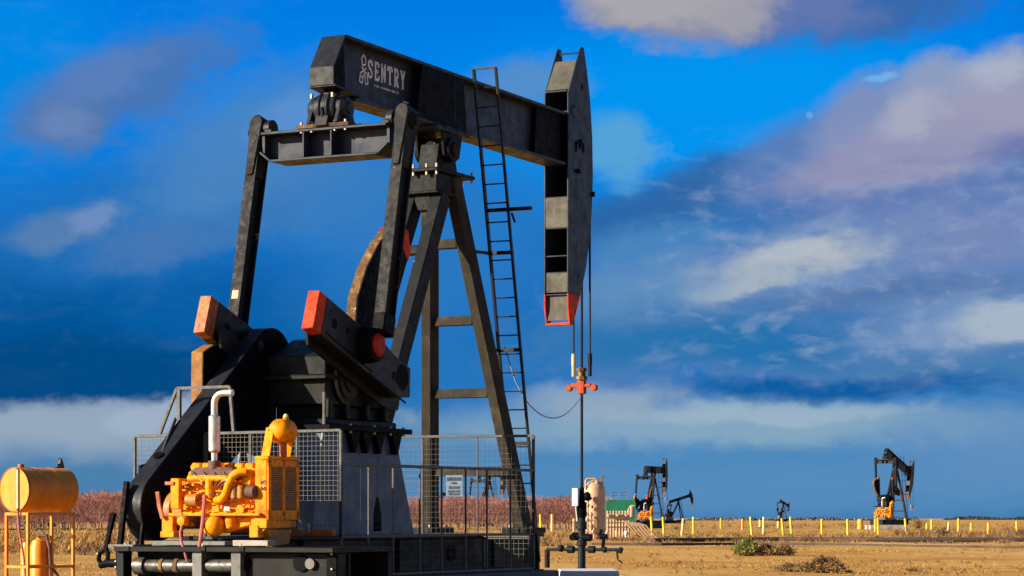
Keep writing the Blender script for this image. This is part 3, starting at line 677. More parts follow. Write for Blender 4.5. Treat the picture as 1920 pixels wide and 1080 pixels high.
    for i in range(1, 8): # curved front wrapper
        a_, b_ = front[i], front[i + 1]; hh.bar((a_[0] - .03, 0, a_[1]), (b_[0] - .03, 0, b_[1]), .428, .03)
    hh.bar((4.88, 0, 9.76), (5.05, 0, 9.80), .428, .03)
    for z in (9.0, 8.63, 7.10, 6.55, 6.05, 5.75, 5.36): hh.span((4.37, -.213, z - .012), (5.0 if z > 5.5 else 4.8, .213, z + .012))
    head = hh.build('horsehead', 'web', t, .004)
    k = MB(); k.xf = rb
    k.bar((4.77, 0, 9.60), (4.42, 0, 9.03), .426, .02); k.span((4.36, -.213, 6.56), (4.38, .213, 7.09)); k.span((4.37, -.213, 5.40), (4.39, .213, 5.74)); k.span((4.42, -.213, 4.9), (4.44, .213, 5.34))
    k.each('back_plate', 'panel', head)
    k = MB(); k.xf = rb
    for s in (-1, 1): k.prism([(4.35, zc - .002), (4.36, 5.1), (4.42, 4.86), (4.58, 4.86), (4.87, zc - .002)], 'y', s * .24, s * .215)
    k.span((4.42, -.24, 4.82), (4.58, .24, 4.857)); k.build('painted_tip', 'red', head)
    k = MB(); k.xf = rb
    k.cyl((4.94, -.2405, 9.15), (4.94, -.246, 9.15), .05, 12)
    for i in range(7):
        a1, a2 = R(60 + 34 * i), R(60 + 34 * (i + 1)); k.bar((4.60 + .10 * math.cos(a1), -.243, 8.66 + .1 * math.sin(a1)), (4.60 + .1 * math.cos(a2), -.243, 8.66 + .1 * math.sin(a2)), .006, .02)
    for a_, b_ in (((4.68, 7.95), (4.68, 8.13)), ((4.68, 8.12), (5.0, 8.12)), ((4.99, 8.13), (4.99, 7.97)), ((4.84, 8.13), (4.84, 8.02)), ((4.62, 7.6), (4.86, 7.6))):
        k.bar((a_[0], -.25, a_[1]), (b_[0], -.25, b_[1]), .02, .045)
    k.ball((4.84, -.25, 8.15), .045, 8); k.ball((4.74, -.25, 7.6), .05, 8); k.span((5.36, -.27, 7.22), (5.45, -.2, 7.31)); k.each('lifting_lug', 'dark', head)
    # --- bridle: two wire lines and the carrier bar
    xf_ = 5.46; zb = 3.75 + 4.9 * math.sin(R(tilt))
    f0 = rb @ Vector((5.44, 0, 7.6))
    for s in (-1, 1):
        k = MB(); pts = [rb @ Vector((p_[0] + .015, s * .165, p_[1])) for p_ in front[8:4:-1]] + [Vector((f0.x + .02, s * .165, zb + .62))]
        k.tube(pts, .022, 6); wl = k.build('bridle_line', 'black', t)
        k = MB(); k.cyl((f0.x + .02, s * .165, zb + .2), (f0.x + .02, s * .165, zb + .62), .035, 10); k.cyl((f0.x + .02, s * .165, zb + .40), (f0.x + .02, s * .165, zb + .58), .042, 10); k.build('socket', 'beige' if s > 0 else 'worn', wl)
    k = MB(); fx = f0.x + .02
    k.tube([(fx, -.25, zb - .03), (fx, -.24, zb + .01), (fx, -.17, zb + .04), (fx, 0, zb + .05), (fx, .17, zb + .04), (fx, .24, zb + .01), (fx, .25, zb - .03)], .04, 8)
    k.span((fx - .06, -.07, zb - .12), (fx + .06, .07, zb + .13)); k.span((fx - .05, -.2, zb - .0), (fx + .05, .2, zb + .06)); k.cyl((fx - .05, -.25, zb - .01), (fx + .05, -.25, zb - .01), .06, 12); k.cyl((fx - .05, .25, zb - .01), (fx + .05, .25, zb - .01), .06, 12)
    k.build('carrier_bar', 'dullorange', t, .01)
    k = MB(); k.cyl((fx, 0, zb + .1), (fx, 0, zb + .36), .07, 12); k.cyl((fx, 0, zb + .14), (fx, 0, zb + .2), .11, 8); k.cyl((fx, 0, zb + .3), (fx, 0, zb + .34), .1, 8); k.build('rod_clamp', 'rustedge', t)
    return t

def lettering(beam):
    """slab-serif name, small line under it and a standing-guard emblem, painted on the near side of the web"""
    y = -.0185
    def strokes(name, segs, wdt):
        mb = MB()
        for a_, b_ in segs: mb.bar((a_[0], y, a_[1]), (b_[0], y, b_[1]), .005, wdt)
        return mb.build(name, 'letter', beam)
    A, Bp = at_y(690, 145, y), at_y(763, 166, y)          # baseline ends
    x0, x1 = A[0], Bp[0]; zb = A[2]; H = .27
    step = (x1 - x0) / 6; w = step * .66
    def sc(pts, i): return [((x0 + i * step + p[0] * w, zb + p[1] * H), (x0 + i * step + q[0] * w, zb + q[1] * H)) for p, q in pts]
    G = {
        'S': [((.92, .72), (.88, .92)), ((.88, .92), (.5, .99)), ((.5, .99), (.12, .86)), ((.12, .86), (.2, .62)), ((.2, .62), (.78, .42)), ((.78, .42), (.9, .18)), ((.9, .18), (.5, .01)), ((.5, .01), (.1, .1)), ((.1, .1), (.06, .3))],
        'E': [((.2, 0), (.2, 1)), ((0, .97), (.9, .97)), ((0, .03), (.95, .03)), ((.2, .5), (.65, .5)), ((.9, .97), (.9, .76)), ((.95, .03), (.95, .26)), ((.65, .6), (.65, .4))],
        'N': [((.15, 0), (.15, 1)), ((.85, 0), (.85, 1)), ((.12, 1), (.88, 0)), ((-.02, .03), (.32, .03)), ((-.02, .97), (.2, .97)), ((.68, .97), (1.02, .97))],
        'T': [((.5, 0), (.5, 1)), ((0, .97), (1, .97)), ((.02, .97), (.02, .74)), ((.98, .97), (.98, .74)), ((.28, .03), (.72, .03))],
        'R': [((.2, 0), (.2, 1)), ((0, .97), (.7, .97)), ((.7, .97), (.88, .8)), ((.88, .8), (.85, .6)), ((.85, .6), (.6, .5)), ((.6, .5), (.2, .5)), ((.5, .5), (.82, .03)), ((0, .03), (.42, .03)), ((.75, .03), (1.02, .03))],
        'Y': [((.5, 0), (.5, .45)), ((.5, .45), (.12, 1)), ((.5, .45), (.88, 1)), ((-.04, .97), (.32, .97)), ((.68, .97), (1.04, .97)), ((.28, .03), (.72, .03))],
    }
    for i, ch in enumerate('SENTRY'): strokes('letter', sc(G[ch], i), .041)
    # small line beneath (too small to read in the photo) and trade mark
    segs = []; q0, q1 = at_y(702, 156, y), at_y(746, 170, y); rnd = random.Random(4); xx = q0[0]
    while xx < q1[0]:
        L = rnd.choice((.02, .03, .035)); segs.append(((xx, q0[2] - .035), (xx + L, q0[2] - .035)))
        if rnd.random() < .6: segs.append(((xx + L / 2, q0[2] - .055), (xx + L / 2, q0[2] - .015)))
        xx += L + rnd.choice((.018, .02, .05))
    segs.append(((x1 - .12, zb - .20), (x1 + .06, zb - .20)))
    strokes('small_lettering', segs, .018)
    # emblem: busbied guard with crossed straps
    ex, ez = at_y(682, 128, y)[0], at_y(682, 128, y)[2]
    s_ = [((-.05, .06), (-.08, .2)), ((-.08, .2), (0, .29)), ((0, .29), (.08, .2)), ((.08, .2), (.06, .08)), ((-.05, .06), (.06, .08)), ((-.08, .02), (.1, -.1)), ((.1, .02), (-.12, -.12)),
          ((-.12, -.12), (-.16, -.3)), ((.12, -.1), (.15, -.3)), ((-.04, -.14), (-.05, -.32)), ((.04, -.14), (.06, -.32)), ((-.16, -.3), (-.05, -.33)), ((.06, -.33), (.16, -.3)), ((-.1, -.2), (0, -.18)), ((.02, -.02), (.02, -.16))]
    strokes('emblem', [((ex + a_[0] * .85, ez + a_[1] * .72), (ex + b_[0] * .85, ez + b_[1] * .72)) for a_, b_ in s_], .026)

pump = make_pump('huge black pumpjack in the foreground with pale lettering on its walking beam')

# ------------------------------------------------------------------ belt guard (bolted to the engine skid and reducer)
def belt_guard():
    t = thing('belt_guard', 'long black belt guard slanting up from behind the yellow engine to the gear reducer', 'belt guard', (-7.4, .6, 0))
    A, B = Vector((-7.42, 0, 1.5)), Vector((-4.5, 0, 3.6)); ra, rb_ = .46, .56
    d = (B - A); L = d.length; d.normalize(); n = Vector((-d.z, 0, d.x))
    off = math.asin((rb_ - ra) / L)
    poly = []
    a0 = math.atan2(n.z, n.x)
    for k in range(13):
        an = a0 + off + (math.pi - 2 * off) * k / 12
        poly.append((A.x + ra * math.cos(an), A.z + ra * math.sin(an)))
    for k in range(17):
        an = a0 + math.pi - off + (math.pi + 2 * off) * k / 16
        poly.append((B.x + rb_ * math.cos(an), B.z + rb_ * math.sin(an)))
    m = MB(); m.prism(poly, 'y', .46, .74); body = m.build('casing', 'black', t, .012)
    k = MB(); k.prism([(A.x + (x - A.x) * 1, z) for x, z in poly], 'y', .455, .4595); k.build('face_shade', 'dark', body)  # darker sheet over the casing's near face, its shade put into colour
    h = MB(); p = at_y(322, 886, .6); c = Vector((A.x, .6, A.z)) + d * .55 + n * (ra + .03)
    h.cyl(c - n * .04, c + n * .012, .07, 14); h.build('access_hole', 'dark', body)
    h = MB(); h.revolve([(0, .08), (.012, .08)], (B.x - .36, .452, B.z + .28), (0, -1, 0), 20); h.build('inspection_plate', 'black', body)
    for x, y in ((-8.0, .70), (-7.82, .5)):
        s = MB(); s.bar((x + .14, y, 1.85), (x - .02, y, .98), .06, .07); s.build('support_strut', 'dark', t)
    s = MB(); s.span((-8.15, .4, .95), (-7.7, .8, 1.0)); s.bolts([(-8.1, .5, 1.02), (-7.95, .5, 1.02), (-7.78, .5, 1.02)], .035, .06); s.build('strut_foot', 'steel', t)
    s = MB(); q = [at_y(a_, b_, 1.25) for a_, b_ in ((262, 930), (262, 873), (284, 866), (312, 834), (312, 813), (332, 813), (345, 930))]; s.prism([(p_[0], p_[2]) for p_ in q], 'y', 1.23, 1.27); s.build('side_shield', 'dark', t)
    s = MB(); s.bar((-7.55, .5, 1.9), (-6.6, .76, 2.75), .02, .05); s.build('tie_bar', 'fence', t)
belt_guard()

# ------------------------------------------------------------------ engine
def make_engine(label):
    t = thing('engine', label, 'engine', (-7.5, -.6, 1.05))
    X = -7.9
    def rect(mb, a, b, x=X, dep=.3):
        p, q = at_x(a[0], a[1], x), at_x(b[0], b[1], x); mb.span((x, p[1], p[2]), (x + dep, q[1], q[2])); return mb
    def pt(px, py, x=X): return Vector(at_x(px, py, x))
    k = MB()
    rect(k, (338, 902), (484, 968), -7.85, .75); rect(k, (352, 884), (480, 904), -7.72, .5); rect(k, (372, 930), (470, 968), -7.92, .1)
    rect(k, (420, 912), (486, 940), -7.96, .14); rect(k, (340, 960), (486, 968), -7.98, .9)
    block = k.build('engine_block', 'yellow', t, .02)
    k = MB()
    for a in range(6):
        rect(k, (358 + a * 20, 868), (375 + a * 20, 886), -7.70, .4)
    rect(k, (356, 871), (482, 880), -7.66, .34); k.build('rocker_covers', 'yellow', block, .02)
    k = MB(); p, q = pt(372, 968), pt(470, 968); k.prism([(p.y, p.z), (q.y, q.z), (pt(470, 985).y, pt(470, 985).z), (pt(420, 1000).y, pt(420, 1000).z), (pt(380, 1000).y, pt(380, 1000).z)], 'x', -7.88, -7.25)
    k.tube([pt(433, 968, -7.9), pt(433, 992, -7.9)], .08, 12); k.build('oil_pan', 'yellow', block, .02)
    # flywheel housing
    k = MB(); c = pt(332, 955, -7.5); k.cyl((-7.5, c.y + .06, 1.45), (-7.5, c.y - .06, 1.45), .27, 28); k.cyl((-7.5, c.y - .06, 1.45), (-7.5, c.y - .4, 1.45), .24, 24)
    k.build('flywheel_housing', 'yellowdark', t, .015)
    k = MB(); rect(k, (319, 897), (336, 955), -7.98, .3); k.build('end_plate', 'yellow', t, .015)
    k = MB()
    for i in range(6): k.tube([pt(362 + i * 19, 884, -7.96), pt(366 + i * 19, 893, -8.03), pt(380 + i * 9, 903, -8.04), pt(384 + i * 6, 912, -8.0)], .008, 5)
    k.each('injector_line', 'steel', t)
    for a_ in (440, 452): k = MB(); k.revolve([(0, .04), (.02, .055), (.16, .055), (.18, .04)], pt(a_, 936, -8.02), (0, 0, 1), 14); k.build('fuel_filter', 'yellowdark', t)
    k = MB(); k.revolve([(0, .06), (.02, .085), (.14, .085), (.16, .06)], pt(462, 922, -8.0), (0, -1, 0), 16); k.build('alternator', 'brown', t)
    k = MB(); k.tube([pt(470, 915, -8.0), pt(480, 912, -8.0), pt(482, 928, -8.0), pt(466, 930, -8.0)], .012, 5); k.build('drive_belt', 'rubber', t)
    k = MB(); rect(k, (309, 903), (325, 909), -8.0, .1); k.bar(pt(305, 972, -8.0), pt(299, 950, -8.0), .05, .03); k.bar(pt(299, 950, -8.0), pt(295, 922, -8.0), .05, .03); k.build('control_lever', 'orange', t)
    # exhaust manifold and stack
    k = MB(); rect(k, (356, 880), (446, 892), -7.96, .2); rect(k, (362, 876), (436, 882), -7.92, .15)
    for a in range(5): k.tube([pt(368 + a * 17, 888, -7.9), pt(368 + a * 17, 897, -7.86)], .045, 8)
    man = k.build('exhaust_manifold', 'brown', t, .02)
    k = MB(); k.tube([pt(402, 882, -7.86), pt(402, 864, -7.86)], .085, 12); k.tube([pt(402, 878, -7.86), pt(394, 878, -7.86)], .07, 10); k.build('exhaust_elbow', 'brown', man)
    k = MB(); b = pt(402, 864, -7.86); px_m = lambda yy: pt(402, yy, -7.86)
    k.tube([px_m(864), px_m(846)], .042, 14)
    k.revolve([(0, .045), (.03, .078), (.48, .078), (.51, .045)], px_m(849), (0, 0, 1), 20)
    pts = [px_m(790), px_m(757)]
    cc = px_m(757) + Vector((0, -.14, 0))
    for i in range(1, 7):
        an = math.pi / 2 * i / 6; pts.append(Vector((-7.86, cc.y + .14 * math.cos(an), cc.z + .14 * math.sin(an))))
    pts.append(Vector((-7.86, pt(436, 740, -7.86).y, pts[-1].z)))
    k.tube(pts, .046, 14); k.cyl(px_m(787), px_m(784), .062, 14); k.build('exhaust_stack', 'chrome', t)
    # pipes
    k = MB(); k.tube([pt(354, 897, -8.0), pt(428, 897, -8.0)], .045, 12); k.build('water_pipe', 'yellow', t)
    k = MB(); k.tube([pt(462, 884, -8.02), pt(448, 885, -8.06), pt(436, 893, -8.08), pt(429, 908, -8.08), pt(424, 925, -8.06), pt(416, 936, -8.02), pt(404, 938, -7.95)], .055, 12); k.build('coolant_pipe', 'yellow', t)
    k = MB(); k.tube([pt(393, 897, -8.0), pt(393, 935, -8.0)], .055, 10); k.tube([pt(404, 898, -7.96), pt(404, 922, -7.96)], .04, 8); rect(k, (388, 912), (412, 930), -7.96, .1)
    rect(k, (453, 880), (470, 910), -7.99, .2); rect(k, (468, 878), (484, 945), -7.94, .3); k.each('intake_casting', 'yellow', t, .012)
    k = MB(); rnd = random.Random(12)
    for i in range(46):
        x, y = rnd.uniform(340, 476), rnd.uniform(900, 962); w_, h_ = rnd.uniform(2.5, 8), rnd.uniform(2.5, 7)
        rect(k, (x, y), (x + w_, y + h_), -7.93 - rnd.random() * .06, .12)
    for i in range(16):
        x, y = rnd.uniform(342, 440), rnd.uniform(902, 950)
        k.tube([pt(x, y, -7.97), pt(x + rnd.uniform(4, 16), y + rnd.uniform(-3, 3), -8.0), pt(x + rnd.uniform(14, 34), y + rnd.uniform(-2, 10), -7.95)], .014, 6)
    for i in range(34):
        x, y = rnd.uniform(342, 482), rnd.choice((899, 906, 931, 952, 959, 964)); k.cyl(pt(x, y, -8.0), pt(x, y, -7.94), .014, 6)
    k.build('engine_fittings', 'yellow', block, .006)
    k = MB()
    for i in range(14):
        x, y = rnd.uniform(345, 470), rnd.uniform(900, 958); w_ = rnd.uniform(2, 6)
        rect(k, (x, y), (x + w_, y + rnd.uniform(2, 6)), -7.99, .08)
    k.each('gap_shade', 'yellowdark', block)  # darker patches set on the block as painted shade of gaps between castings
    k = MB()
    for i in range(7):
        x, y = rnd.uniform(348, 430), rnd.uniform(903, 940)
        k.tube([pt(x, y, -8.0), pt(x + 8, y + rnd.uniform(2, 9), -8.04), pt(x + rnd.uniform(16, 34), y + rnd.uniform(4, 16), -8.0)], .009, 5)
    k.each('wiring', 'rubber', block)
    k = MB()
    for a, b_ in (((345, 905), (356, 915)), ((352, 925), (374, 944)), ((382, 905), (387, 915)), ((420, 934), (428, 950)), ((457, 906), (468, 914)), ((340, 972), (352, 984))): rect(k, a, b_, -7.94, .1)
    k.each('accessory', 'yellowdark', block, .01)
    k = MB(); k.cyl(pt(352, 938, -8.0), pt(372, 938, -8.0), .085, 16); k.build('starter_motor', 'yellowdark', t)
    k = MB(); k.cyl(pt(395, 985, -8.0), pt(404, 985, -8.0), .1, 16); k.ball(pt(402, 985, -7.96), .15, 14); k.build('oil_filter', 'yellow', t)
    k = MB(); k.tube([pt(339, 978, -8.0), pt(349, 978, -8.0)], .06, 12); k.revolve([(0, .05), (.05, .06), (.06, .03)], pt(343, 977, -8.0), (-1, 0, 0), 14); k.build('drain_flange', 'yellow', t)
    k = MB(); rect(k, (420, 950), (430, 957), -8.0, .03); k.build('data_plate', 'white', t)
    k = MB(); k.revolve([(0, .06), (.02, .06)], pt(451, 955, -7.98), (-1, 0, 0), 18); k.build('cover_plate', 'yellow', t)
    # feet
    for a, b_ in (((300, 996), (326, 1008)), ((467, 985), (484, 1008))):
        k = MB(); rect(k, a, b_, -8.0, .16); rect(k, (a[0] + 3, a[1] - 28), (b_[0] - 2, b_[1] - 6), -7.96, .1); k.build('mounting_foot', 'yellow', t, .01)
    k = MB(); rect(k, (316, 962), (486, 967), -8.05, .08); rect(k, (476, 955), (500, 990), -7.98, .6); k.build('mounting_rail', 'yellow', t, .006)
    # radiator: long side faces along the engine axis
    yl, yr = pt(484, 900).y, pt(506, 900).y
    zt_, zb_ = pt(500, 862).z, pt(500, 975).z
    k = MB(); x0, x1 = -7.98, -7.20
    k.span((x0, yl, zb_), (x1, yr, zt_)); k.span((x0 + .02, yl + .02, zt_), (x1 - .02, yr - .02, zt_ + .05))
    rad = k.build('radiator', 'yellow', t, .012)
    k = MB(); fr = yr - .012
    for a, b_ in (((x0, zb_), (x1, zb_ + .13)), ((x0, zt_ - .09), (x1, zt_)), ((x0, zb_), (x0 + .07, zt_)), ((x1 - .07, zb_), (x1, zt_)), ((-7.62, zb_), (-7.56, zt_))): k.span((a[0], yr - .03, a[1]), (b_[0], yr - .002, b_[1]))
    k.build('radiator_frame', 'yellow', rad, .004)
    k = MB(); k.span((x0 + .07, yr - .010, zb_ + .13), (x1 - .07, yr - .003, zt_ - .09)); gl = k.build('grille', 'brown', rad)
    k = MB(); z = zb_ + .15
    while z < zt_ - .1:
        k.span((x0 + .075, yr - .022, z), (-7.625, yr - .011, z + .012)); k.span((-7.555, yr - .022, z), (x1 - .075, yr - .011, z + .012)); z += .028
    k.build('grille_slats', 'yellowdark', gl)
    k = MB(); k.prism([(yl, zb_ - .002), (yr, zb_ - .002), (yr, zb_ - .10), (yl - .02, zb_ - .22)], 'x', x0 + .03, x1 - .03)
    k.prism([(x0 + .1, zb_ - .1), (x1 - .05, zb_ - .1), (-7.35, zb_ - .32), (-7.75, zb_ - .36)], 'y', yl - .03, yr + .04); k.build('radiator_base', 'yellowdark', rad, .01)
    k = MB()
    e0 = pt(494.5, 908, x0 - .004)
    for a, b_ in (((-5, -6), (-5, 0)), ((-5, -3), (2, -7)), ((-4, -3), (3, 0)), ((-5, 4), (-5, 10)), ((-5, 6), (3, 11)), ((-4, 11), (3, 4)), ((2, 4), (4, 10)), ((3, -7), (4, -2))):
        p_, q_ = pt(494.5 + a[0], 908 + a[1], x0 - .004), pt(494.5 + b_[0], 908 + b_[1], x0 - .004); k.bar(p_, q_, .016, .006, side=(0, .7, .7))
    k.build('stencil_mark', 'ink', rad)
    # surge tank
    c = pt(531, 809, -7.5); k = MB()
    k.revolve([(-.21, .03), (-.20, .08), (-.16, .135), (-.10, .165), (.09, .165), (.15, .135), (.19, .08), (.20, .03)], c, (1, 0, 0), 28)
    k.cyl(c + Vector((0, -.04, .14)), c + Vector((0, -.04, .19)), .04, 12); st = k.build('surge_tank', 'yellow', t)
    k = MB(); k.ball(c + Vector((0, -.04, .20)), .035, 10); k.build('filler_cap', 'postpale', st)
    k = MB()
    top_c = c + Vector((-.2, .06, -.08)); k.bar(pt(496, 868, -7.9), c + Vector((-.16, .1, .05)), .12, .02, side=(0, 1, 0)); k.bar(Vector((-7.28, yl - .05, zt_)), c + Vector((.15, -.02, -.08)), .10, .02, side=(0, 1, 0)); k.each('tank_bracket', 'yellow', st)
    k = MB(); k.cyl(c + Vector((0, 0, -.14)), Vector((c.x, c.y, zt_ + .03)), .05, 10); k.cyl(c + Vector((-.10, -.05, -.13)), Vector((c.x - .10, c.y - .05, zt_ + .03)), .03, 8); k.each('riser_pipe', 'orange', st)
    # hoses
    k = MB(); k.tube([pt(384, 928, -8.06), pt(383, 945, -8.08), pt(380, 980, -8.1), pt(376, 1012, -8.12), pt(373, 1032, -8.12)], .026, 8); k.build('thick_hose', 'hose', t)
    k = MB(); k.tube([pt(341, 986, -8.05), pt(338, 1000, -8.1), pt(340, 1016, -8.12), pt(346, 1034, -8.12), pt(351, 1052, -8.1)], .018, 8); k.build('thin_hose', 'hose', t)
    return t
engine = make_engine('yellow stationary engine with chrome exhaust stack beside the big pumpjack')

# ------------------------------------------------------------------ engine skid
def skid():
    t = thing('engine_skid', 'black steel skid with silver cross shaft carrying the near yellow engine', 'skid', (-7.6, -1.0, 0))
    X = -8.0
    def rect(mb, a, b, x=X, dep=.3):
        p, q = at_x(a[0], a[1], x), at_x(b[0], b[1], x); mb.span((x, p[1], p[2]), (x + dep, q[1], q[2])); return mb
    pt = lambda px, py, x=X: Vector(at_x(px, py, x))
    yl, yr = pt(226, 1030).y, pt(636, 1030).y
    k = MB(); k.span((X - .16, yl, .905), (-6.55, yr, .975)); k.span((X - .1, yl, .0), (X + .1, yl - .12, .904)); k.span((-6.7, yl, .0), (-6.6, yr, .904)); k.span((X + .25, yl - .1, .0), (X + .3, yr, .90))
    fr = k.build('frame', 'skid', t, .008)
    k = MB(); rect(k, (284, 1014), (422, 1023), X - .12, .2); rect(k, (284, 1013), (505, 1020), X + .9, .2); k.each('mounting_beam', 'grey', t, .006)
    k = MB(); rect(k, (436, 1013), (502, 1024), X - .12, .2); k.build('dusty_plate', 'conc', t, .006)
    k = MB(); k.tube([pt(256, 1061, X), pt(452, 1061, X)], .085, 16); k.tube([pt(256, 1061, X), pt(274, 1061, X)], .12, 14); sh = k.build('cross_shaft', 'steel', t)
    k = MB(); k.cyl(pt(303, 1061), pt(309, 1061), .098, 14); k.cyl(pt(330, 1061), pt(337, 1061), .10, 14); k.each('shaft_collar', 'rustedge', sh)
    for a in (360, 433): k = MB(); rect(k, (a, 1032), (a + 18, 1130), X - .12, .16); k.build('upright', 'grey', t, .006)
    k = MB(); rect(k, (452, 1036), (634, 1130), X, .2); pn = k.build('side_panel', 'skid', t, .01)
    k = MB()
    for a, r in ((565, .11), (458, .1)): k.revolve([(0, r), (.03, r)], pt(a, 1056, X - .002), (-1, 0, 0), 20)
    rect(k, (612, 1036), (630, 1130), X - .03, .025); k.each('recess', 'dark', pn)
    k = MB(); k.revolve([(0, .07), (.05, .07)], pt(584, 1057, X - .002), (-1, 0, 0), 20); k.build('plug', 'grey', pn)
    k = MB(); k.bolts([pt(622, 1037 + a, X - .05) for a in (2, 30)], .02, .03, (1, 0, 0)); k.bolts([pt(a, 1022, X - .1) for a in (236, 380, 452)], .04, .06); k.each('bolt', 'bolt', t)
    k = MB()
    for a in (236, 379, 452): rect(k, (a - 5, 1024), (a + 5, 1033), X - .175, .012)
    k.each('lifting_eye', 'worn', t)
    for a, b_ in ((525, 562), (573, 623)): k = MB(); rect(k, (a, 993), (b_, 1005), -6.75, .1); k.build('slide_rail', 'orange', t, .006)
    k = MB(); k.bolts([pt(a, 990, -6.78) for a in (543, 579)], .025, .14); k.each('stud', 'bolt', t)
    # clevis and lever at the left end
    k = MB(); k.tube([pt(232, 1056), pt(204, 1056)], .06, 10); k.tube([pt(203, 1056), pt(188, 1060)], .05, 8); k.tube([pt(190, 1060), pt(185, 1048), pt(187, 1037), pt(196, 1031), pt(203, 1036), pt(202, 1048), pt(197, 1056)], .032, 8)
    rect(k, (217, 1034), (232, 1070), X, .15); cl = k.build('clevis', 'dark', t)
    k = MB(); k.bar(pt(198, 1034), pt(211, 968), .05, .05); k.bar(pt(206, 992), pt(213, 962), .06, .07); k.build('lever', 'dark', t)
    k = MB(); k.bolts([pt(a, b_, X - .06) for a, b_ in ((217, 1052), (217, 1063), (227, 1051), (227, 1063), (183, 1038))], .018, .03, (1, 0, 0)); k.each('bolt', 'bolt', cl)
skid()

# ------------------------------------------------------------------ safety fences
def fence(label, p0, p1, z0, z1, posts=(), wires=(), rails=(), m='fence', wm='wire', cell=.068, extra=None, wr=.0042, tb=.042, cellx=None):
    mid = ((p0[0] + p1[0]) / 2, (p0[1] + p1[1]) / 2, 0)
    t = thing('fence_panel', label, 'fence', mid)
    a, b = Vector((*p0, 0)), Vector((*p1, 0)); d = b - a; L = d.length; d.normalize(); up = Vector((0, 0, 1))
    def P(s, z): return a + d * s + up * z
    k = MB(); k.bar(P(0, z0), P(0, z1[0]), tb, tb, side=d); k.build('post', m, t, .004)
    k = MB(); k.bar(P(L, z0), P(L, z1[1]), tb, tb, side=d); k.build('post', m, t, .004)
    zt = lambda s: z1[0] + (z1[1] - z1[0]) * s / L
    k = MB(); k.bar(P(0, zt(0)), P(L, zt(L)), tb, tb, side=up); k.bar(P(0, z0), P(L, z0), tb * .8, tb * .8, side=up)
    for z in rails: k.bar(P(0, z), P(L, z), tb * .8, tb * .8, side=up)
    k.each('rail', m, t, .004)
    if posts:
        k = MB()
        for s in posts: k.bar(P(s, z0), P(s, zt(s)), tb * .55, tb * .55, side=d)
        k.each('upright', m, t)
    k = MB(); cx = cellx or cell; s = cx * .6
    while s < L - .02:
        k.bar(P(s, z0), P(s, zt(s)), wr, wr, side=d); s += cx
    z = z0 + cell * .6
    while z < min(z1) - .02:
        k.bar(P(0, z), P(L, z), wr, wr, side=up); z += cell
    k.build('wire_mesh', wm, t, smooth=False)
    if extra: extra(t)
    return t
FX0, FX1, FY = -6.4, -.33, -1.8
def hoop(t):
    k = MB(); q = [at_x(300, 813, FX0), at_x(332, 728, FX0), at_x(431, 725, FX0), at_x(438, 809, FX0)]
    for a, b in zip(q, q[1:]): k.bar(a, b, .04, .04)
    k.bar(at_x(336, 728, FX0), at_x(336, 812, FX0), .05, .05); k.build('raised_rail', 'fence', t)
fence('narrow mesh panel left of the belt guard with a raised hoop rail over it', (FX0, 1.59), (FX0, .80), 1.08, (2.52, 2.53), extra=hoop)
fence('sunlit mesh panel between the yellow engine and the gear reducer', (FX0, .40), (FX0, FY), 1.08, (2.54, 2.555), posts=[.75, 1.5])
nl = FX1 - FX0
pst = [at_y(p, 940, FY)[0] - FX0 for p in (691, 737, 787, 828, 873, 913, 957)]
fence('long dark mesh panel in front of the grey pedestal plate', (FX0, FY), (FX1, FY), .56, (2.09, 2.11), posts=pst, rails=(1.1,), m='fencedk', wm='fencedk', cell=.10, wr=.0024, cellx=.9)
def post_ext(t):
    k = MB(); k.bar((FX0, FY, 2.12), (FX0, FY, 2.555), .06, .06); k.build('corner_post', 'fence', t)
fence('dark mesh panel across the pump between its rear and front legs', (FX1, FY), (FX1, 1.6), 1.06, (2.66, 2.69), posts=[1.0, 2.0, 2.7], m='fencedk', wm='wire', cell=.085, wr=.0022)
fence('low lit mesh panel under the ladder foot at the end of the pump base', (FX1 + .02, FY + .05), (FX1 + .02, -.9), .56, (1.04, 1.04), m='fence', cell=.085)

# warning sign wired on the cross fence
def warning_sign():
    c = Vector(at_x(852, 911, FX1 - .03)); t = thing('warning_sign', 'pale blue warning sign with four dark lines hung on the cross fence', 'sign', (c.x, c.y, c.z - .16))
    w, h = .30, .34
    k = MB(); k.span((c.x - .005, c.y - w / 2, c.z - h / 2), (c.x + .005, c.y + w / 2, c.z + h / 2)); k.build('plate', 'sign', t)
    k = MB(); x = c.x - .008; rnd = random.Random(3)
    for z, n, hh, wd in ((.11, 7, .055, .26), (.045, 3, .03, .09), (-.03, 5, .045, .2), (-.09, 6, .035, .22), (-.135, 7, .028, .2)):
        for i in range(n):
            y = c.y + wd / 2 - wd * (i + .5) / n; g = wd / n * .32
            k.bar((x, y + g, c.z + z - hh / 2), (x, y + g, c.z + z + hh / 2), .006, .012, side=(1, 0, 0)); k.bar((x, y - g, c.z + z - hh / 2), (x, y - g, c.z + z + hh / 2), .006, .012, side=(1, 0, 0))
            zz = c.z + z + rnd.choice((-.4, 0, .4)) * hh; k.bar((x, y + g, zz), (x, y - g, zz), .006, .012, side=(1, 0, 0))
    k.build('lettering', 'ink', t)
warning_sign()

# ------------------------------------------------------------------ pads
k = MB(); k.span((-9.2, -.98, 0), (2.4, 2.4, .47)); single(k, 'concrete_pad', 'padd', 'dark concrete pad under the big pumpjack', 'concrete pad', (-3, 0, 0), bev=.02)
pa, pb = at_d(1046, 972, 44.6), at_d(1151, 972, 44.6); k = MB(); k.span((pa.x, 42.3, 0), (pb.x, 44.6, .44)); single(k, 'well_slab', 'slab', 'pale smooth slab beside the wellhead at the bottom of the view', 'slab', ((pa.x + pb.x) / 2, 43.4, 0), frame=False, bev=.02)

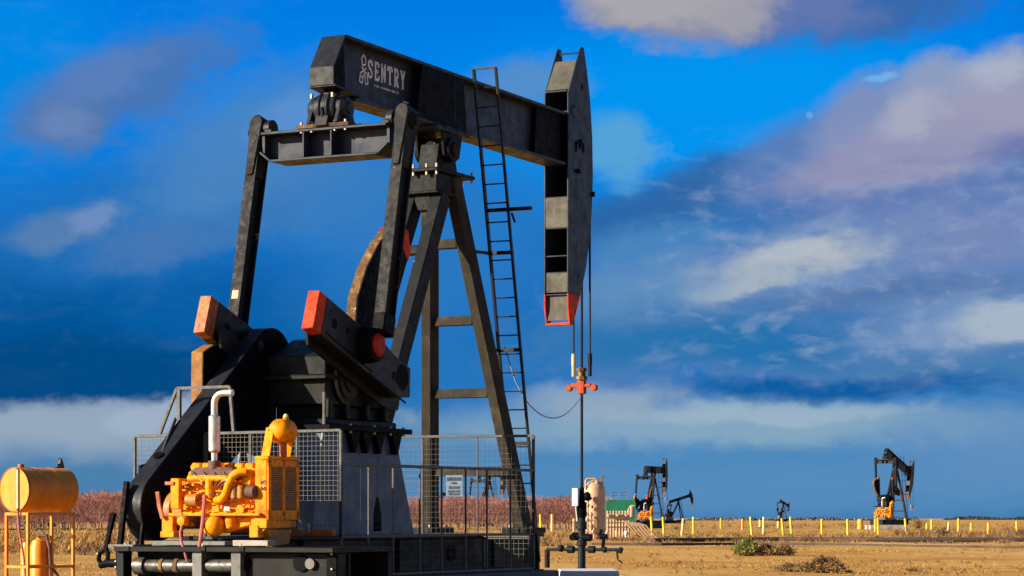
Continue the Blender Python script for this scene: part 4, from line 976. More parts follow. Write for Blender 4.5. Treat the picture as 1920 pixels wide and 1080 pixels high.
# ------------------------------------------------------------------ wellhead, rod, cable
WX = 5.46
k = MB(); k.cyl((WX, 0, 1.6), (WX, 0, 3.9), .026, 10); k.cyl((WX, 0, 3.9), (WX, 0, 6.3), .024, 10); single(k, 'polished_rod', 'worn', 'thin polished rod hanging from the red carrier bar into the wellhead', 'rod', (WX, 0, 1.6))
def wellhead():
    t = thing('wellhead', 'black wellhead stack with side valves on the pale slab', 'wellhead', (WX, 0, .44))
    k = MB(); k.revolve([(0, .07), (.4, .07), (.42, .095), (.48, .095), (.5, .07), (.7, .07), (.72, .095), (.84, .095), (.86, .07), (1.05, .07)], (WX, 0, .44), (0, 0, 1), 16); k.cyl((WX, 0, 0), (WX, 0, .45), .085, 16); k.build('casing', 'black', t)
    k = MB(); k.revolve([(0, .07), (.03, .09), (.28, .09), (.30, .06), (.36, .06), (.38, .05), (.55, .045), (.56, .03)], (WX, 0, 1.36), (0, 0, 1), 16); k.build('stuffing_box', 'dark', t)
    k = MB()
    k.tube([(WX, .7, .78), (WX, -.75, .78)], .032, 10); k.cyl((WX, .28, .78), (WX, .16, .78), .07, 12); k.cyl((WX, -.26, .78), (WX, -.14, .78), .065, 12); k.ball((WX, .42, .80), .07, 10); k.ball((WX, -.46, .78), .06, 10)
    k.tube([(WX, .7, .78), (WX, .7, .44)], .05, 10); k.tube([(WX, -.75, .78), (WX, -.8, .76)], .06, 8); k.tube([(WX, -.7, .78), (WX, -.72, .6), (WX, -.8, .55)], .02, 6)
    k.build('side_outlet', 'worn', t)
    k = MB(); k.cyl((WX, 0, 1.0), (WX - .02, .18, 1.03), .07, 12); k.cyl((WX, 0, 1.0), (WX, -.18, 1.0), .07, 12); k.cyl((WX - .1, .15, 1.0), (WX + .1, .15, 1.04), .06, 10); k.build('master_valve', 'dark', t)
    k = MB(); k.tube([(WX, -.42, .8), (WX, -.44, .98), (WX, -.36, 1.06), (WX, -.40, 1.14)], .035, 8); k.cyl((WX, -.38, 1.02), (WX, -.50, 1.02), .05, 8); k.build('sample_valve', 'dark', t)
wellhead()
k = MB(); p = at_x(1083, 932, 5.35); k.span((5.3, p[1] + .09, p[2] - .16), (5.36, p[1] - .02, p[2] + .16)); k.cyl((5.33, p[1] + .03, p[2] - .16), (5.4, p[1] + .03, 1.3), .015, 6); single(k, 'control_box', 'white', 'small white box beside the polished rod above the wellhead', 'box', (5.33, p[1], p[2] - .16))
k = MB(); a, b = Vector(at_y(946, 650, -.55)), Vector(at_y(987, 752, -.9)); e = Vector((WX, .04, 3.55)); pts = [a, (a + b) / 2 + Vector((0, 0, -.12)), b]
for i in range(1, 15):
    f = i / 14; q = b.lerp(e, f); q.z -= .52 * 4 * f * (1 - f) * .62; pts.append(q)
k.tube(pts, .011, 5); single(k, 'sagging_cable', 'cable', 'thin grey cable sagging from the ladder to the polished rod', 'cable', tuple(a))

# ------------------------------------------------------------------ yellow day tank on its stand, left
def day_tank():
    Y = 38.0; k0 = FPX / Y
    rz = R(38)     # tank axis, seen end-on from the left
    ax = Vector((math.sin(rz), math.cos(rz), 0)); sd_ = Vector((math.cos(rz), -math.sin(rz), 0))
    c0 = at_d(28, 918, Y); Rr = .345; L = 1.0
    base = Vector((c0.x + .3, c0.y + .3, 0))
    t = thing('fuel_tank', 'yellow drum fuel tank lying on a tall yellow stand at far left', 'fuel tank', base, frame=False)
    k = MB(); k.revolve([(-.012, Rr * .97), (0, Rr * .985), (0, Rr), (L, Rr), (L, Rr * .97), (L + .03, Rr * .8)], c0, ax, 48); drum = k.build('drum', 'tank', t)
    k = MB()
    for f_ in (.33, .66): k.revolve([(f_ - .008, Rr * .99), (f_ - .008, Rr * 1.006), (f_ + .008, Rr * 1.006), (f_ + .008, Rr * .99), (f_ - .008, Rr * .99)], c0, ax, 48, False)
    k.each('weld_band', 'tank', drum)
    k = MB(); k.revolve([(-.02, Rr * .985), (-.02, Rr * 1.012), (.012, Rr * 1.012), (.012, Rr * .985), (-.02, Rr * .985)], c0, ax, 48, False); k.build('rim', 'orange', drum)
    k = MB(); k.tube([c0 - ax * .03 + sd_ * .10 + Vector((0, 0, .31)), c0 - ax * .03 + sd_ * .10 - Vector((0, 0, .30))], .016, 8); k.build('sight_gauge', 'white', drum)
    k = MB()
    for z in (.31, -.30): k.ball(c0 - ax * .025 + sd_ * .09 + Vector((0, 0, z)), .024, 8)
    k.each('gauge_valve', 'brown', drum)
    k = MB(); k.cyl(c0 + ax * .12 + Vector((0, 0, Rr - .02)), c0 + ax * .12 + Vector((0, 0, Rr + .05)), .05, 12); k.build('filler_cap', 'orange', drum)
    zt = c0.z - Rr - .01
    cor = [c0 - ax * (-.03) + sd_ * s for s in (-.23, .27)] + [c0 + ax * .95 + sd_ * s for s in (-.23, .27)]
    for q in cor:
        k = MB(); k.bar((q.x, q.y, 0), (q.x, q.y, zt), .045, .045, side=sd_); k.build('leg', 'tank', t, .004)
    k = MB()
    for i, j in ((0, 1), (2, 3), (0, 2), (1, 3)):
        for z in (zt - .022, .60): k.bar((cor[i].x, cor[i].y, z), (cor[j].x, cor[j].y, z), .045, .045, side=(0, 0, 1))
    k.each('stand_rail', 'tank', t, .004)
    k = MB(); p = c0 - ax * .03 + sd_ * .10 - Vector((0, 0, .32)); k.tube([p, p + Vector((.02, 0, -.3)), p + Vector((.09, 0, -.7)), p + Vector((.13, 0, -1.2))], .018, 8); k.build('drain_hose', 'hose', t)
    # yellow pressure bottle behind the stand
    b = at_d(74, 1080, 38.9); b.z = 0; t2 = thing('gas_bottle', 'yellow upright gas bottle standing behind the fuel tank stand', 'gas bottle', b, frame=False)
    k = MB(); k.revolve([(0, .13), (.02, .15), (.9, .15), (1.0, .11), (1.02, .06), (1.04, .05)], b, (0, 0, 1), 24); k.build('cylinder', 'tank', t2)
    k = MB(); k.revolve([(0, .1), (.75, .1), (.85, .06)], b + Vector((-.22, .1, .12)), (0, 0, 1), 18); k.build('side_cylinder', 'tank', t2)
    k = MB(); k.tube([b + Vector((0, 0, 1.02)), b + Vector((0, 0, 1.08)), b + Vector((.12, -.05, 1.08)), b + Vector((.17, -.08, .9)), b + Vector((.2, -.1, .6)), b + Vector((.35, -.1, .38)), b + Vector((.75, -.1, .2))], .028, 8); k.build('hose', 'brown', t2)
day_tank()

# ------------------------------------------------------------------ separator, manifold, green tank
def separator():
    Y = 150.0; b = at_d(1115, 972, Y); b.z = 0
    t = thing('separator_vessel', 'tall beige pressure vessel with piping behind the wellhead', 'vessel', b, frame=False)
    s = Y / FPX
    def W(px, py, dy=0.0): return at_d(px, py, Y) + Vector((0, dy, 0))
    r = 20 * s; zt = W(1115, 908).z
    k = MB(); k.revolve([(.05, r), (zt - .35, r), (zt - .12, r * .9), (zt + .1, r * .66), (zt + .22, r * .3), (zt + .26, .05)], b, (0, 0, 1), 36); k.build('shell', 'beige', t)
    k = MB(); k.tube([W(1098, 918, -.4), W(1098, 901, -.4), W(1100, 898, -.4), W(1116, 898, -.4), W(1119, 901, -.4), W(1119, 912, -.4)], 2 * s, 8); k.ball(W(1118, 904, -.3), 3.5 * s, 10); k.build('relief_loop', 'beige', t)
    k = MB(); k.tube([W(1129, 912), W(1129, 902)], 2 * s, 8); k.bar(W(1128, 904), W(1131, 892), .2, .15); k.build('relief_valve', 'rustedge', t)
    k = MB(); k.ball(W(1100, 931, -1.0), 8 * s, 14, (.9, .9, 1.1)); k.tube([W(1096, 925, -1.0), W(1106, 938, -1.0)], 5 * s, 10); k.build('actuator', 'dark', t)
    k = MB()
    for a in ((1094, 936, 1094, 1008), (1101, 938, 1101, 1010), (1086, 945, 1097, 945), (1087, 960, 1102, 960), (1092, 975, 1116, 975), (1100, 985, 1115, 985), (1090, 997, 1116, 997), (1107, 960, 1107, 1012), (1075, 975, 1075, 1005), (1113, 975, 1113, 1010)):
        k.tube([W(a[0], a[1], -1.0), W(a[2], a[3], -1.0)], 2.0 * s, 8)
    for q in ((1094, 945), (1101, 948), (1094, 962), (1107, 965), (1100, 975), (1094, 990), (1107, 985), (1076, 976), (1111, 997), (1098, 1000)): k.ball(W(*q, -1.0), 4.2 * s, 8)
    k.build('piping', 'beige', t)
    k = MB(); k.span(W(1108, 953, -.95), W(1111, 948, -.8)); k.build('gauge', 'dark', t)
    k = MB(); k.span(W(1055, 1016, -1.4), W(1082, 1013, -.9)); k.span(W(1060, 1022, -1.4), W(1063, 1012, -1.2)); k.span(W(1070, 1022, -1.4), W(1073, 1010, -1.2)); k.build('step_platform', 'beige', t)
separator()
def manifold():
    Y = 158.0; s = Y / FPX
    b = at_d(1170, 972, Y); b.z = 0
    t = thing('pipe_manifold', 'bank of beige manifold pipes with slanting flowlines beside the vessel', 'pipe manifold', b, frame=False)
    def W(px, py, dy=0.0): return at_d(px, py, Y) + Vector((0, dy, 0))
    for y in (964, 975, 985, 993):
        k = MB(); k.tube([W(1140, y), W(1178, y)], 2.0 * s, 8); k.build('header_pipe', 'beige', t)
    for i in range(8):
        x = 1139 + i * 5.6
        k = MB(); k.tube([W(x, 958, -.3), W(x, 1008, -.3)], 2.1 * s, 8); k.ball(W(x, 960, -.3), 2.5 * s, 8); k.ball(W(x, 986, -.35), 2.7 * s, 8); k.cyl(W(x - 2.4, 970, -.35), W(x + 2.4, 970, -.35), 2.2 * s, 8); k.ball(W(x, 978, -.35), 2.4 * s, 8); k.build('riser', 'beige', t)
        k = MB(); k.span(W(x - 1.6, 968, -.6), W(x + 1.6, 964.5, -.4)); k.build('valve', 'white' if i % 3 == 0 else 'brown', t)
    for i in range(6):
        k = MB(); k.tube([W(1168 + i * 5, 976 + i * 1.0, -.5 - .25 * i), W(1178 + i * 6, 985, -.5 - .25 * i), W(1196 + i * 6, 1006, -.5 - .25 * i), W(1206 + i * 5, 1009, -.5 - .25 * i)], 1.7 * s, 8); k.build('flowline', 'beige', t)
    k = MB(); k.cyl(W(1185, 950, .4), W(1185, 972, .4), 5.2 * s, 14); k.ball(W(1185, 951, .4), 4.5 * s, 10); k.tube([W(1176, 962, .3), W(1182, 950, .3), W(1190, 948, .3)], 1.5 * s, 8); k.build('knockout_pot', 'beige', t)
    for q in ((1136, 1005), (1173, 1003)): k = MB(); k.ball(W(q[0], q[1] - 3, -.8), 4.5 * s, 10, (1, 1, 1.2)); k.cyl(W(q[0], q[1] + 4, -.8), W(q[0], q[1] - 8, -.8), 2 * s, 8); k.build('valve', 'white', t)
    k = MB(); k.tube([W(1150, 1009, -.8), W(1215, 1012, -1.2)], 2.3 * s, 8); k.build('drain_line', 'pipe', t)
manifold()
def green_tank():
    Y = 284.0; b = at_d(1167, 972, Y); b.z = 0
    t = thing('green_container', 'green flat-topped tank behind the beige pipe manifold', 'tank', b, frame=False)
    p, q = at_d(1136, 937, Y), at_d(1192, 937, Y); k = MB()
    k.prism([(p.x, .2), (q.x, .2), (q.x, p.z - .35), (q.x - .3, p.z), (p.x + .3, p.z), (p.x, p.z - .35)], 'y', Y, Y + 3.0); k.build('body', 'green', t)
    k = MB(); n = 0
    for x0, x1 in ((1146, 1158), (1162, 1175)):
        for yy in (923, 929): k.tube([at_d(x0, yy, Y + .3), at_d(x1, yy, Y + .3)], .04, 5)
        for x in (x0, x1): k.tube([at_d(x, 923, Y + .3), at_d(x, 939.5, Y + .3)], .04, 5)
    k.build('top_rail', 'grey', t)
green_tank()

# ------------------------------------------------------------------ distant pumpjacks
def place(px, Y, az_deg, scale=1.0, tilt=0.0, label='', dy=0.0):
    o = make_pump(label, tilt, False, 'pumpjacks far out in the field')
    p = at_d(px, 972, Y); o.location = (p.x, p.y, 0); o.rotation_euler = (0, 0, math.pi / 2 - R(az_deg)); o.scale = (scale,) * 3
    return o
def far_engine(px, Y, az, label, scale=1.0):
    o = copy_tree(engine); p = at_d(px, 972, Y); o.location = (p.x, p.y, 1.05 * scale); o.rotation_euler = (0, 0, math.pi / 2 - R(az)); o.scale = (scale,) * 3
    tag(o, label, 'engine'); return o
place(1226, 330, 22, 0.97, 0, 'far pumpjack with level beam behind the beige pipe manifold')
far_engine(1208, 318, 22, 'small orange yellow engine at the foot of the level far pumpjack', 1.1)
place(1680, 312, 30, 1.07, -17, 'far pumpjack at right with beam nosed steeply down')
far_engine(1655, 305, 31, 'small orange yellow engine at the foot of the right far pumpjack', 1.3)
place(1273, 640, 66, .78, 16, 'small pumpjack with raised head right behind the level far one')
place(1469, 1050, 33, 1.0, -16, 'tiniest pumpjack alone on the horizon right of centre')
place(917, 400, 26, 1.06, 0, 'pumpjack seen through the fence above the red orchard')
place(83, 392, 26, 1.0, 15, 'pumpjack whose raised head shows above the yellow fuel tank')
place(846, 700, 60, .95, -14, 'dark small pumpjack peeking over the orchard left of the sign')
# pads and small kit by the far pumps
for px, w, Y, lab in ((1665, 74, 300, 'pale concrete pad under the right far engine'), (1188, 34, 312, 'pale concrete pad under the far engine by the manifold')):
    s = Y / FPX; p = at_d(px, 972, Y); k = MB(); k.span((p.x - w * s / 2, Y - 2, 0), (p.x + w * s / 2, Y + 3, .55)); single(k, 'engine_pad', 'conc', lab, 'concrete pad', (p.x, Y, 0), frame=False)
p = at_d(1613, 972, 300); k = MB(); k.revolve([(0, .3), (.05, .36), (.4, .36), (.42, .38), (.44, .36), (.8, .36), (.82, .38), (.84, .36), (1.2, .36), (1.25, .3)], (p.x, 300, 0), (0, 0, 1), 16); single(k, 'orange_drum', 'postor', 'orange drum standing left of the right far pumpjack', 'drum', (p.x, 300, 0), frame=False)

# ------------------------------------------------------------------ marker posts
def post(px, yt, yb, m, label, lean=0.0, lower=None):
    Y = ground_d(yb); s = Y / FPX; p = at_d(px, 972, Y); h = (yb - yt) * s; r = max(.075, 2.2 * s)
    k = MB(); tx = lean * s
    k.tube([(p.x, Y, -.05), (p.x + tx, Y, h - r * .4), (p.x + tx, Y, h)], r, 12)
    k.tube([(p.x + tx, Y, h - .001), (p.x + tx, Y, h + r * .5)], r * .9, 12, r * .3)
    single(k, 'marker_post', m, label, 'post', (p.x, Y, 0), 'marker posts across the dry field', frame=False)
PY, PP, PR = 'postyel', 'postpale', 'postor'
for a in [
    (806, 966, 991, PY, 'leaning yellow post seen through the fence right of the pump leg', 5),
    (829, 972, 990, PY, 'thin yellow post just below the warning sign, seen through the fence', 0),
    (903, 966, 981, PY, 'yellow post under the pumpjack seen through the fence', 0),
    (1015, 965, 1005, PY, 'taller of the two yellow posts between the fence and the wellhead', -2),
    (1035, 965, 998, PP, 'shorter paler yellow post left of the wellhead', 0),
    (1156, 995, 1008, PY, 'low yellow stub post in front of the beige manifold', -1),
    (1223, 970, 1005, PY, 'bright yellow post just right of the manifold flowlines', -2),
    (1245, 970, 1004, PY, 'bright yellow post right below the level far pumpjack', -2),
    (1278, 973, 1005, PP, 'faded post leaning right below the small raised pumpjack', 3),
    (1300, 970, 1002, PY, 'upright yellow post right of the small raised pumpjack', 0),
    (1352, 972, 991, PR, 'short orange tinted post alone midway to the green bush', 0),
    (1392, 974, 994, PR, 'short orange tinted post above the green bush', 0),
    (1410, 970, 1004, PY, 'tall yellow post leaning left just behind the green bush', -3),
    (1425, 976, 988, PP, 'very short pale post between two tall ones past the green bush', 0),
    (1431, 970, 1002, PP, 'tall pale yellow post right of the green bush', 1),
    (1459, 978, 990, PP, 'very short pale post left of the tiniest pumpjack', 0),
    (1469, 973, 1004, PY, 'yellow post directly under the tiniest pumpjack', -3),
    (1484, 970, 1002, PY, 'yellow post right of the tiniest pumpjack', -2),
    (1541, 974, 1003, PY, 'lone yellow post midway between tiniest pumpjack and orange drum', 0),
    (1590, 974, 1004, PY, 'thick yellow post left of the orange drum', -1),
    (1641, 973, 1000, PY, 'yellow post in front of the right far engine, left of a pair', 0),
    (1647, 972, 1004, PY, 'yellow post in front of the right far engine, nearer of a pair', -1),
    (1700, 973, 1003, PY, 'yellow post leaning left in front of the right far pumpjack base', -3),
    (1738, 982, 999, PY, 'short yellow post right of the right far pumpjack', 0),
    (1747, 975, 994, PY, 'second short yellow post right of the right far pumpjack, farther away', 0),
    (1777, 980, 1000, PP, 'whitish post leaning right among the brown brush', 2),
    (1797, 973, 1003, PY, 'tall yellow post beside the whitish leaning one', 0),
    (1821, 981, 1003, PY, 'medium yellow post third from the right edge', 0),
    (1853, 981, 1003, PY, 'medium yellow post second from the right edge', 0),
    (1907, 978, 999, PY, 'yellow post nearest the right edge', -1)]:
    post(*a)

# ------------------------------------------------------------------ flowline pipes on the ground
def flowline(pts, r, label):
    k = MB(); q = [Vector((at_d(px, 972, ground_d(py)).x, ground_d(py), r * .8 + random.uniform(-.02, .03))) for px, py in pts]
    k.tube(q, r, 8); single(k, 'flowline_pipe', 'pipe', label, 'pipe', tuple(q[0]), frame=False)
flowline([(1225, 1017), (1330, 1015.5), (1460, 1015), (1600, 1015.5), (1760, 1016), (1940, 1016)], .14, 'farther dark pipeline lying across the field behind the green bush')
flowline([(1110, 1022), (1240, 1022.5), (1420, 1021), (1560, 1023), (1720, 1026), (1940, 1028)], .07, 'nearer thin dark pipeline crossing the dirt below the yellow posts')
flowline([(-20, 995), (120, 994.5), (270, 994)], .12, 'dark pipe lying along the foot of the orchard at left')

# ------------------------------------------------------------------ orchard
def bare_tree(rnd, h):
    tr, tw = MB(), MB()
    def limb(mb, p, d, L, r, n):
        pts = [p]
        for i in range(2):
            d = (d + Vector((rnd.uniform(-.16, .16), rnd.uniform(-.16, .16), rnd.uniform(-.02, .1)))).normalized(); pts.append(pts[-1] + d * L / 2)
        mb.tube(pts, r, n, r * .5); return pts[-1], d
    p, d = limb(tr, Vector((0, 0, -.05)), Vector((0, 0, 1)), h * .15, .10, 6)
    def grow(p, d, L, r, lev):
        nb = 4 if lev == 0 else 4
        for i in range(nb):
            a = 2 * math.pi * (i + rnd.random()) / nb; sp = rnd.uniform(.35, .8) if lev < 2 else rnd.uniform(.3, 1.0)
            nd = (d + Vector((math.cos(a) * sp, math.sin(a) * sp, .25))).normalized()
            e, ed = limb(tw if lev > 0 else tr, p, nd, L * rnd.uniform(.8, 1.15), r, 3)
            if lev < 3: grow(e, ed, L * .66, r * .62, lev + 1)
    grow(p, d, h * .30, .055, 0)
    return tr, tw
def low_twigs(tw, rnd, h):
    for _ in range(420):
        a, q = rnd.uniform(0, 6.28), rnd.uniform(.1, 1.0) * h * .34; z = h * rnd.uniform(.17, .55); p = Vector((q * math.cos(a), q * math.sin(a), z)); L = rnd.uniform(.3, .8); b_ = rnd.uniform(0, 6.28)
        d = Vector((math.cos(b_) * .7, math.sin(b_) * .7, 1)).normalized() * L; w = Vector((-d.y, d.x, 0)).normalized() * .013
        o = len(tw.v); tw.v += [p - w, p + w, p + d]; tw.f.append([o, o + 1, o + 2])
protos = []
rnd = random.Random(5)
for i in range(4):
    h = 4.4; tr, tw = bare_tree(rnd, h); low_twigs(tw, rnd, h)
    zmax = max(v.z for v in tw.v); f = h / zmax
    for mb in (tr, tw): mb.v = [Vector((v.x * f, v.y * f, v.z * f)) for v in mb.v]
    root = thing('orchard_tree', 'bare reddish orchard tree in the rows beyond the dry field', 'tree', (0, 0, 0), 'bare orchard trees', frame=False)
    tr.build('trunk', 'bark', root, smooth=False); tw.build('crown', 'twig', root, smooth=False); protos.append(root)
cnt = 0
for r_ in range(11):
    Y = 288 + r_ * 5.0
    for seg in ((-30, 272), (630, 1136)):
        x0, x1 = (seg[0] - 960) / FPX * Y, (seg[1] - 960) / FPX * Y
        x = x0 + rnd.uniform(0, 2)
        while x < x1:
            vis = True
            if vis and cnt < 290:
                o = protos[cnt] if cnt < 4 else copy_tree(protos[cnt % 4])
                o.location = (x, Y + rnd.uniform(-.6, .6), 0); o.rotation_euler = (0, 0, rnd.uniform(0, 6.28)); left = seg[0] < 0
                s = rnd.uniform(.78, 1.12) * (1.04 if left else .90) * (1 - .0 * r_); o.scale = (s * 1.12, s * 1.12, s); cnt += 1
            x += rnd.uniform(2.1, 2.7)

# ------------------------------------------------------------------ grass, brush and bushes
def blades(mb, c, n, r, h, rnd, w=.02, lean=.5):
    for _ in range(n):
        a, q = rnd.uniform(0, 6.28), r * math.sqrt(rnd.random()); x, y = c[0] + q * math.cos(a), c[1] + q * math.sin(a)
        hh = h * rnd.uniform(.5, 1.1) * (.75 + .35 * math.sin(c[0] * 1.3) * math.sin(c[1] * .31)); la = rnd.uniform(0, 6.28); lx, ly = math.cos(la) * hh * lean * rnd.random(), math.sin(la) * hh * lean * rnd.random()
        t = rnd.uniform(0, 3.14); wx, wy = math.cos(t) * w, math.sin(t) * w
        o = len(mb.v); mb.v += [Vector((x - wx, y - wy, c[2])), Vector((x + wx, y + wy, c[2])), Vector((x + lx, y + ly, c[2] + hh))]; mb.f.append([o, o + 1, o + 2])
def raw(mb, name, m, off=(0, 0, 0)):
    me = bpy.data.meshes.new(name); me.from_pydata([v - Vector(off) for v in mb.v], [], mb.f); me.materials.append(M[m])
    o = bpy.data.objects.new(name, me); col.objects.link(o); o.location = off; return o
def clump(mb, c, rx, hz, n, rnd, leaf=.1):
    for _ in range(n):
        a, el, q = rnd.uniform(0, 6.28), rnd.random() * 1.5, rnd.uniform(.2, 1.0) ** .6
        p = Vector((c[0] + rx * q * math.cos(a) * math.cos(el), c[1] + rx * q * math.sin(a) * math.cos(el), c[2] + hz * q * (math.sin(el) * .95 + .05)))
        u = Vector((rnd.uniform(-.7, .7), rnd.uniform(-.7, .7), rnd.uniform(.2, 1.2))).normalized() * leaf * rnd.uniform(.8, 2.4); v = Vector((u.y, -u.x, rnd.uniform(-.3, .3) * leaf)).normalized() * leaf * .35
        o = len(mb.v); mb.v += [p - v * .5, p + v * .5, p + u]; mb.f.append([o, o + 1, o + 2])
rnd = random.Random(21)
g = MB()
for i in range(7000):     # short dry tufts over the field
    Y = 55 * (270 / 55) ** rnd.random(); x = rnd.uniform(-.225, .225) * Y
    px = 960 + x / Y * FPX
    if 250 < px < 980 and Y < 80: continue
    blades(g, (x, Y, -.02), rnd.randint(5, 12), .25 + .004 * Y, .03 + .0004 * Y, rnd, .006 + Y * .00010, 1.3)
tag(raw(g, 'dry_grass', 'drygrass'), 'short dry golden grass scattered over the dirt field', 'grass', kind='stuff')
st = MB()
for i in range(1100):
    Y = 52 * (200 / 52) ** rnd.random(); x = rnd.uniform(-.225, .225) * Y; r_ = rnd.uniform(.015, .05) * (1 + Y / 140); o = len(st.v)
    for k_ in range(5): st.v.append(Vector((x + r_ * math.cos(k_ * 1.257 + i) * rnd.uniform(.7, 1.2), Y + r_ * math.sin(k_ * 1.257 + i) * rnd.uniform(.7, 1.2), -.01)))
    st.v.append(Vector((x + rnd.uniform(-.3, .3) * r_, Y + rnd.uniform(-.3, .3) * r_, r_ * rnd.uniform(.5, .9))))
    st.f += [[o + k_, o + (k_ + 1) % 5, o + 5] for k_ in range(5)]
tag(raw(st, 'loose_stones', 'stone'), 'small loose stones and clods scattered over the dirt', 'stones', kind='stuff')
g = MB()
def band(px0, px1, y0, y1, n, h, wd=.03, g=g):
    for _ in range(n):
        py = rnd.uniform(y0, y1); Y = ground_d(py); x = (rnd.uniform(px0, px1) - 960) / FPX * Y
        blades(g, (x, Y, -.02), rnd.randint(12, 22), .25 + .001 * Y, h * rnd.uniform(.5, 1.15), rnd, wd, .8)
band(-20, 262, 1000, 1034, 120, .4); band(1130, 1215, 1006, 1016, 40, .35); band(740, 1070, 994, 1008, 130, .45); band(1010, 1080, 1004, 1024, 40, .5)
band(1190, 1940, 998, 1007, 160, .5); band(1200, 1940, 1013, 1019, 170, .28); band(1700, 1940, 1004, 1012, 90, .75); band(1400, 1700, 984, 992, 60, .9); band(1240, 1940, 980, 990, 160, .8)
g2 = MB()
def clumps(mb, px0, px1, y0, y1, n, h, leaf, dens=60):
    for _ in range(n):
        py = rnd.uniform(y0, y1); Y = ground_d(py); x = (rnd.uniform(px0, px1) - 960) / FPX * Y; hh = h * rnd.uniform(.5, 1.2)
        clump(mb, (x, Y, -.03), hh * rnd.uniform(.8, 1.7), hh, dens, rnd, leaf)
clumps(g2, -20, 262, 1000, 1040, 150, .62, .12, 90); clumps(g, -20, 262, 1003, 1042, 110, .5, .1, 80)
clumps(g, 1130, 1960, 1026, 1082, 130, .10, .045, 26); clumps(g2, 1130, 1960, 1022, 1082, 170, .09, .04, 22); clumps(g, 1195, 1940, 1009, 1016, 90, .35, .1, 50); clumps(g2, 1195, 1940, 1003, 1012, 50, .35, .1, 40); clumps(g, 1680, 1940, 1003, 1010, 26, .8, .14, 90); clumps(g, 1215, 1940, 980, 994, 60, .5, .16, 40)
band(740, 1000, 992, 1008, 90, .45, .03, g2); tag(raw(g2, 'tall_dry_weeds', 'drygrass'), 'tall golden dry weeds in front of the orchard', 'weeds', kind='stuff')
tag(raw(g, 'dry_brush', 'brush'), 'brown dry weeds and brush in strips across the field', 'brush', kind='stuff')
def bush(px, py, wpx, hpx, m, label, cat, n=900, m2=None, name='bush'):
    Y = ground_d(py); s = Y / FPX; p = at_d(px, 972, Y); p.z = 0; rx, hz = wpx * s / 2 * 1.3, hpx * s * 1.12
    t = thing(name, label, cat, p, frame=False)
    for part, mm, nn, sc in (('twigs', m2 or m, n // 2, 1.0), ('foliage', m, n, .98)):
        mb = MB()
        for _ in range(nn):
            a = rnd.uniform(0, 6.28); el = rnd.random() ** .7; q = rnd.uniform(.25, 1.0) ** .6 * sc
            bump = .78 + .22 * math.sin(a * 3 + px) * math.sin(el * 5 + px * .7) + rnd.uniform(-.08, .12)
            x, y, z = rx * q * bump * math.cos(a) * math.cos(el * 1.5), rx * .8 * q * bump * math.sin(a) * math.cos(el * 1.5), hz * q * bump * (math.sin(el * 1.5) * .92 + .08)
            o = len(mb.v); c = Vector((p.x + x, p.y + y, z))
            if part == 'twigs':
                root = Vector((p.x + x * .25, p.y + y * .25, 0)); w = Vector((rnd.uniform(-1, 1), rnd.uniform(-1, 1), 0)) * .012
                mb.v += [root - w, root + w, c]; mb.f.append([o, o + 1, o + 2])
            else:
                L = hz * rnd.uniform(.10, .22); u = Vector((rnd.uniform(-1, 1), rnd.uniform(-1, 1), rnd.uniform(-.2, 1.2))).normalized() * L; v = u.cross(Vector((rnd.uniform(-1, 1), rnd.uniform(-1, 1), .3))).normalized() * L * .3
                mb.v += [c - u * .5, c + v * .5, c + u * .6, c - v * .5]; mb.f.append([o, o + 1, o + 2, o + 3])
        ob = raw(mb, part, mm, tuple(p)); ob.location = (0, 0, 0); ob.parent = t
bush(1400, 1043, 52, 33, 'greenleaf', 'green leafy bush on the dirt below the yellow posts', 'bush', 2400, 'drygrass')
bush(1438, 1043, 50, 25, 'brush', 'dry brown shrub touching the right side of the green bush', 'shrub', 1800, name='shrub')
bush(1472, 1043, 40, 23, 'brush', 'dark brown shrub rightmost in the clump by the green bush', 'shrub', 1500, name='shrub')
bush(1545, 1074, 86, 31, 'brush', 'round brown tumbleweed at the bottom right of centre', 'tumbleweed', 3000, 'brush', 'tumbleweed')
bush(1482, 1074, 82, 19, 'brush', 'low dark weeds left of the tumbleweed', 'weeds', 1700, name='weed_clump')
bush(1592, 1074, 36, 8, 'brush', 'thin low weeds right of the tumbleweed', 'weeds', 300, name='weed_clump')
bush(1712, 1071, 50, 9, 'brush', 'flat brown weeds alone on the dirt near the bottom right', 'weeds', 350, name='weed_clump')
bush(1668, 1026, 16, 6, 'brush', 'small dark weed beside the nearer pipeline', 'weeds', 150, name='weed_clump')
bush(1768, 1010, 60, 22, 'brush', 'brown shrub right of the right far pumpjack, left of the whitish post', 'shrub', 700, name='shrub')
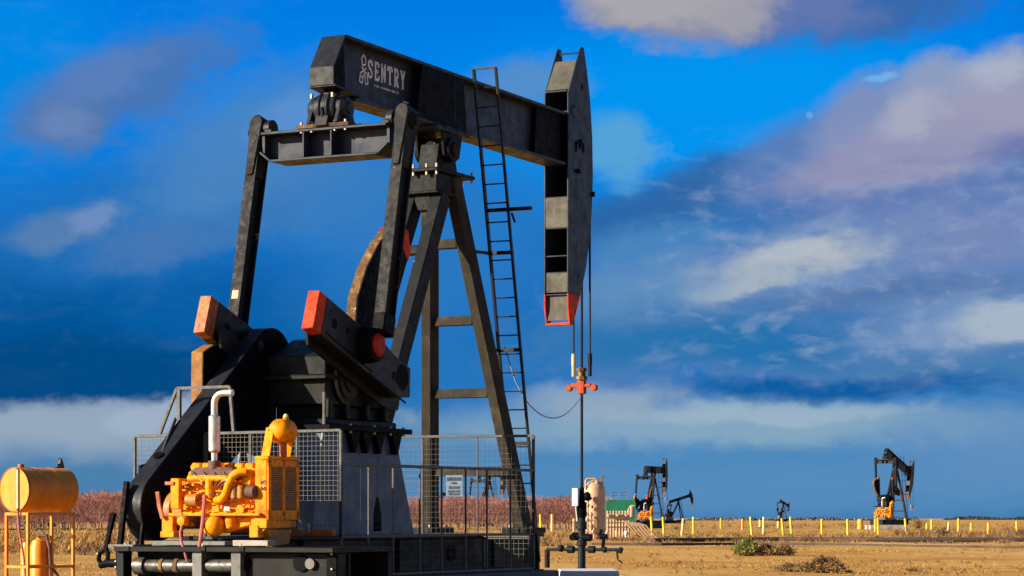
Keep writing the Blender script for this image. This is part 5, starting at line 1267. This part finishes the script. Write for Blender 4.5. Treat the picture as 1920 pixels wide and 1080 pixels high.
bush(1722, 990, 40, 18, 'brush', 'brown mound of brush against the right far pumpjack base', 'shrub', 500, name='shrub')
bush(1912, 1010, 30, 20, 'brush', 'brown shrub at the right edge by the last yellow post', 'shrub', 400, name='shrub')
bush(1616, 1011, 24, 10, 'brush', 'little dark shrub below the orange drum', 'shrub', 250, name='shrub')

# the orchard's back rows, too far off to tell apart
mb = MB()
for a0_, a1_, n_ in ((-40, 300, 1500), (600, 1170, 2400)):
    for _ in range(n_):
        Y = rnd.uniform(350, 430); x = (rnd.uniform(a0_, a1_) - 960) / FPX * Y; z = rnd.uniform(.1, 3.4); L = rnd.uniform(.5, 1.4)
        for _k in range(2):
            o = len(mb.v); a = rnd.uniform(0, 6.28); d = Vector((math.cos(a), rnd.uniform(-.3, .3), abs(math.sin(a)))) * L; w = Vector((d.z, 0, -d.x)).normalized() * .045; p = Vector((x, Y, z))
            mb.v += [p - w, p + w, p + d]; mb.f.append([o, o + 1, o + 2])
tag(raw(mb, 'orchard_back_rows', 'twig'), 'far back rows of the bare orchard merging into one reddish mass', 'orchard', kind='stuff')

# far tree belts on the horizon, seen as one dark line
def belt(px0, px1, Y, h, label):
    mb = MB(); x0, x1 = (px0 - 960) / FPX * Y, (px1 - 960) / FPX * Y
    for i in range(700):
        x = rnd.uniform(x0, x1); f = min(1, (x - x0) / (x1 - x0) * 5 + .3); zc = rnd.uniform(0, h * f * (.75 + .25 * math.sin(x * .11))); y = Y + rnd.uniform(-12, 12); r = h * rnd.uniform(.15, .3)
        o = len(mb.v)
        mb.v += [Vector((x + r * math.cos(a), y + rnd.uniform(-r, r), zc + r * math.sin(a))) for a in [k_ * 6.283 / 6 + rnd.uniform(-.3, .3) for k_ in range(6)]]; mb.f.append(list(range(o, o + 6)))
    tag(raw(mb, 'distant_trees', 'farfol'), label, 'trees', kind='stuff')
belt(1770, 1960, 2200, 3.2, 'dark line of far trees on the horizon at right')
belt(1270, 1720, 1500, 2.0, 'low dark far brush line on the horizon behind the posts')
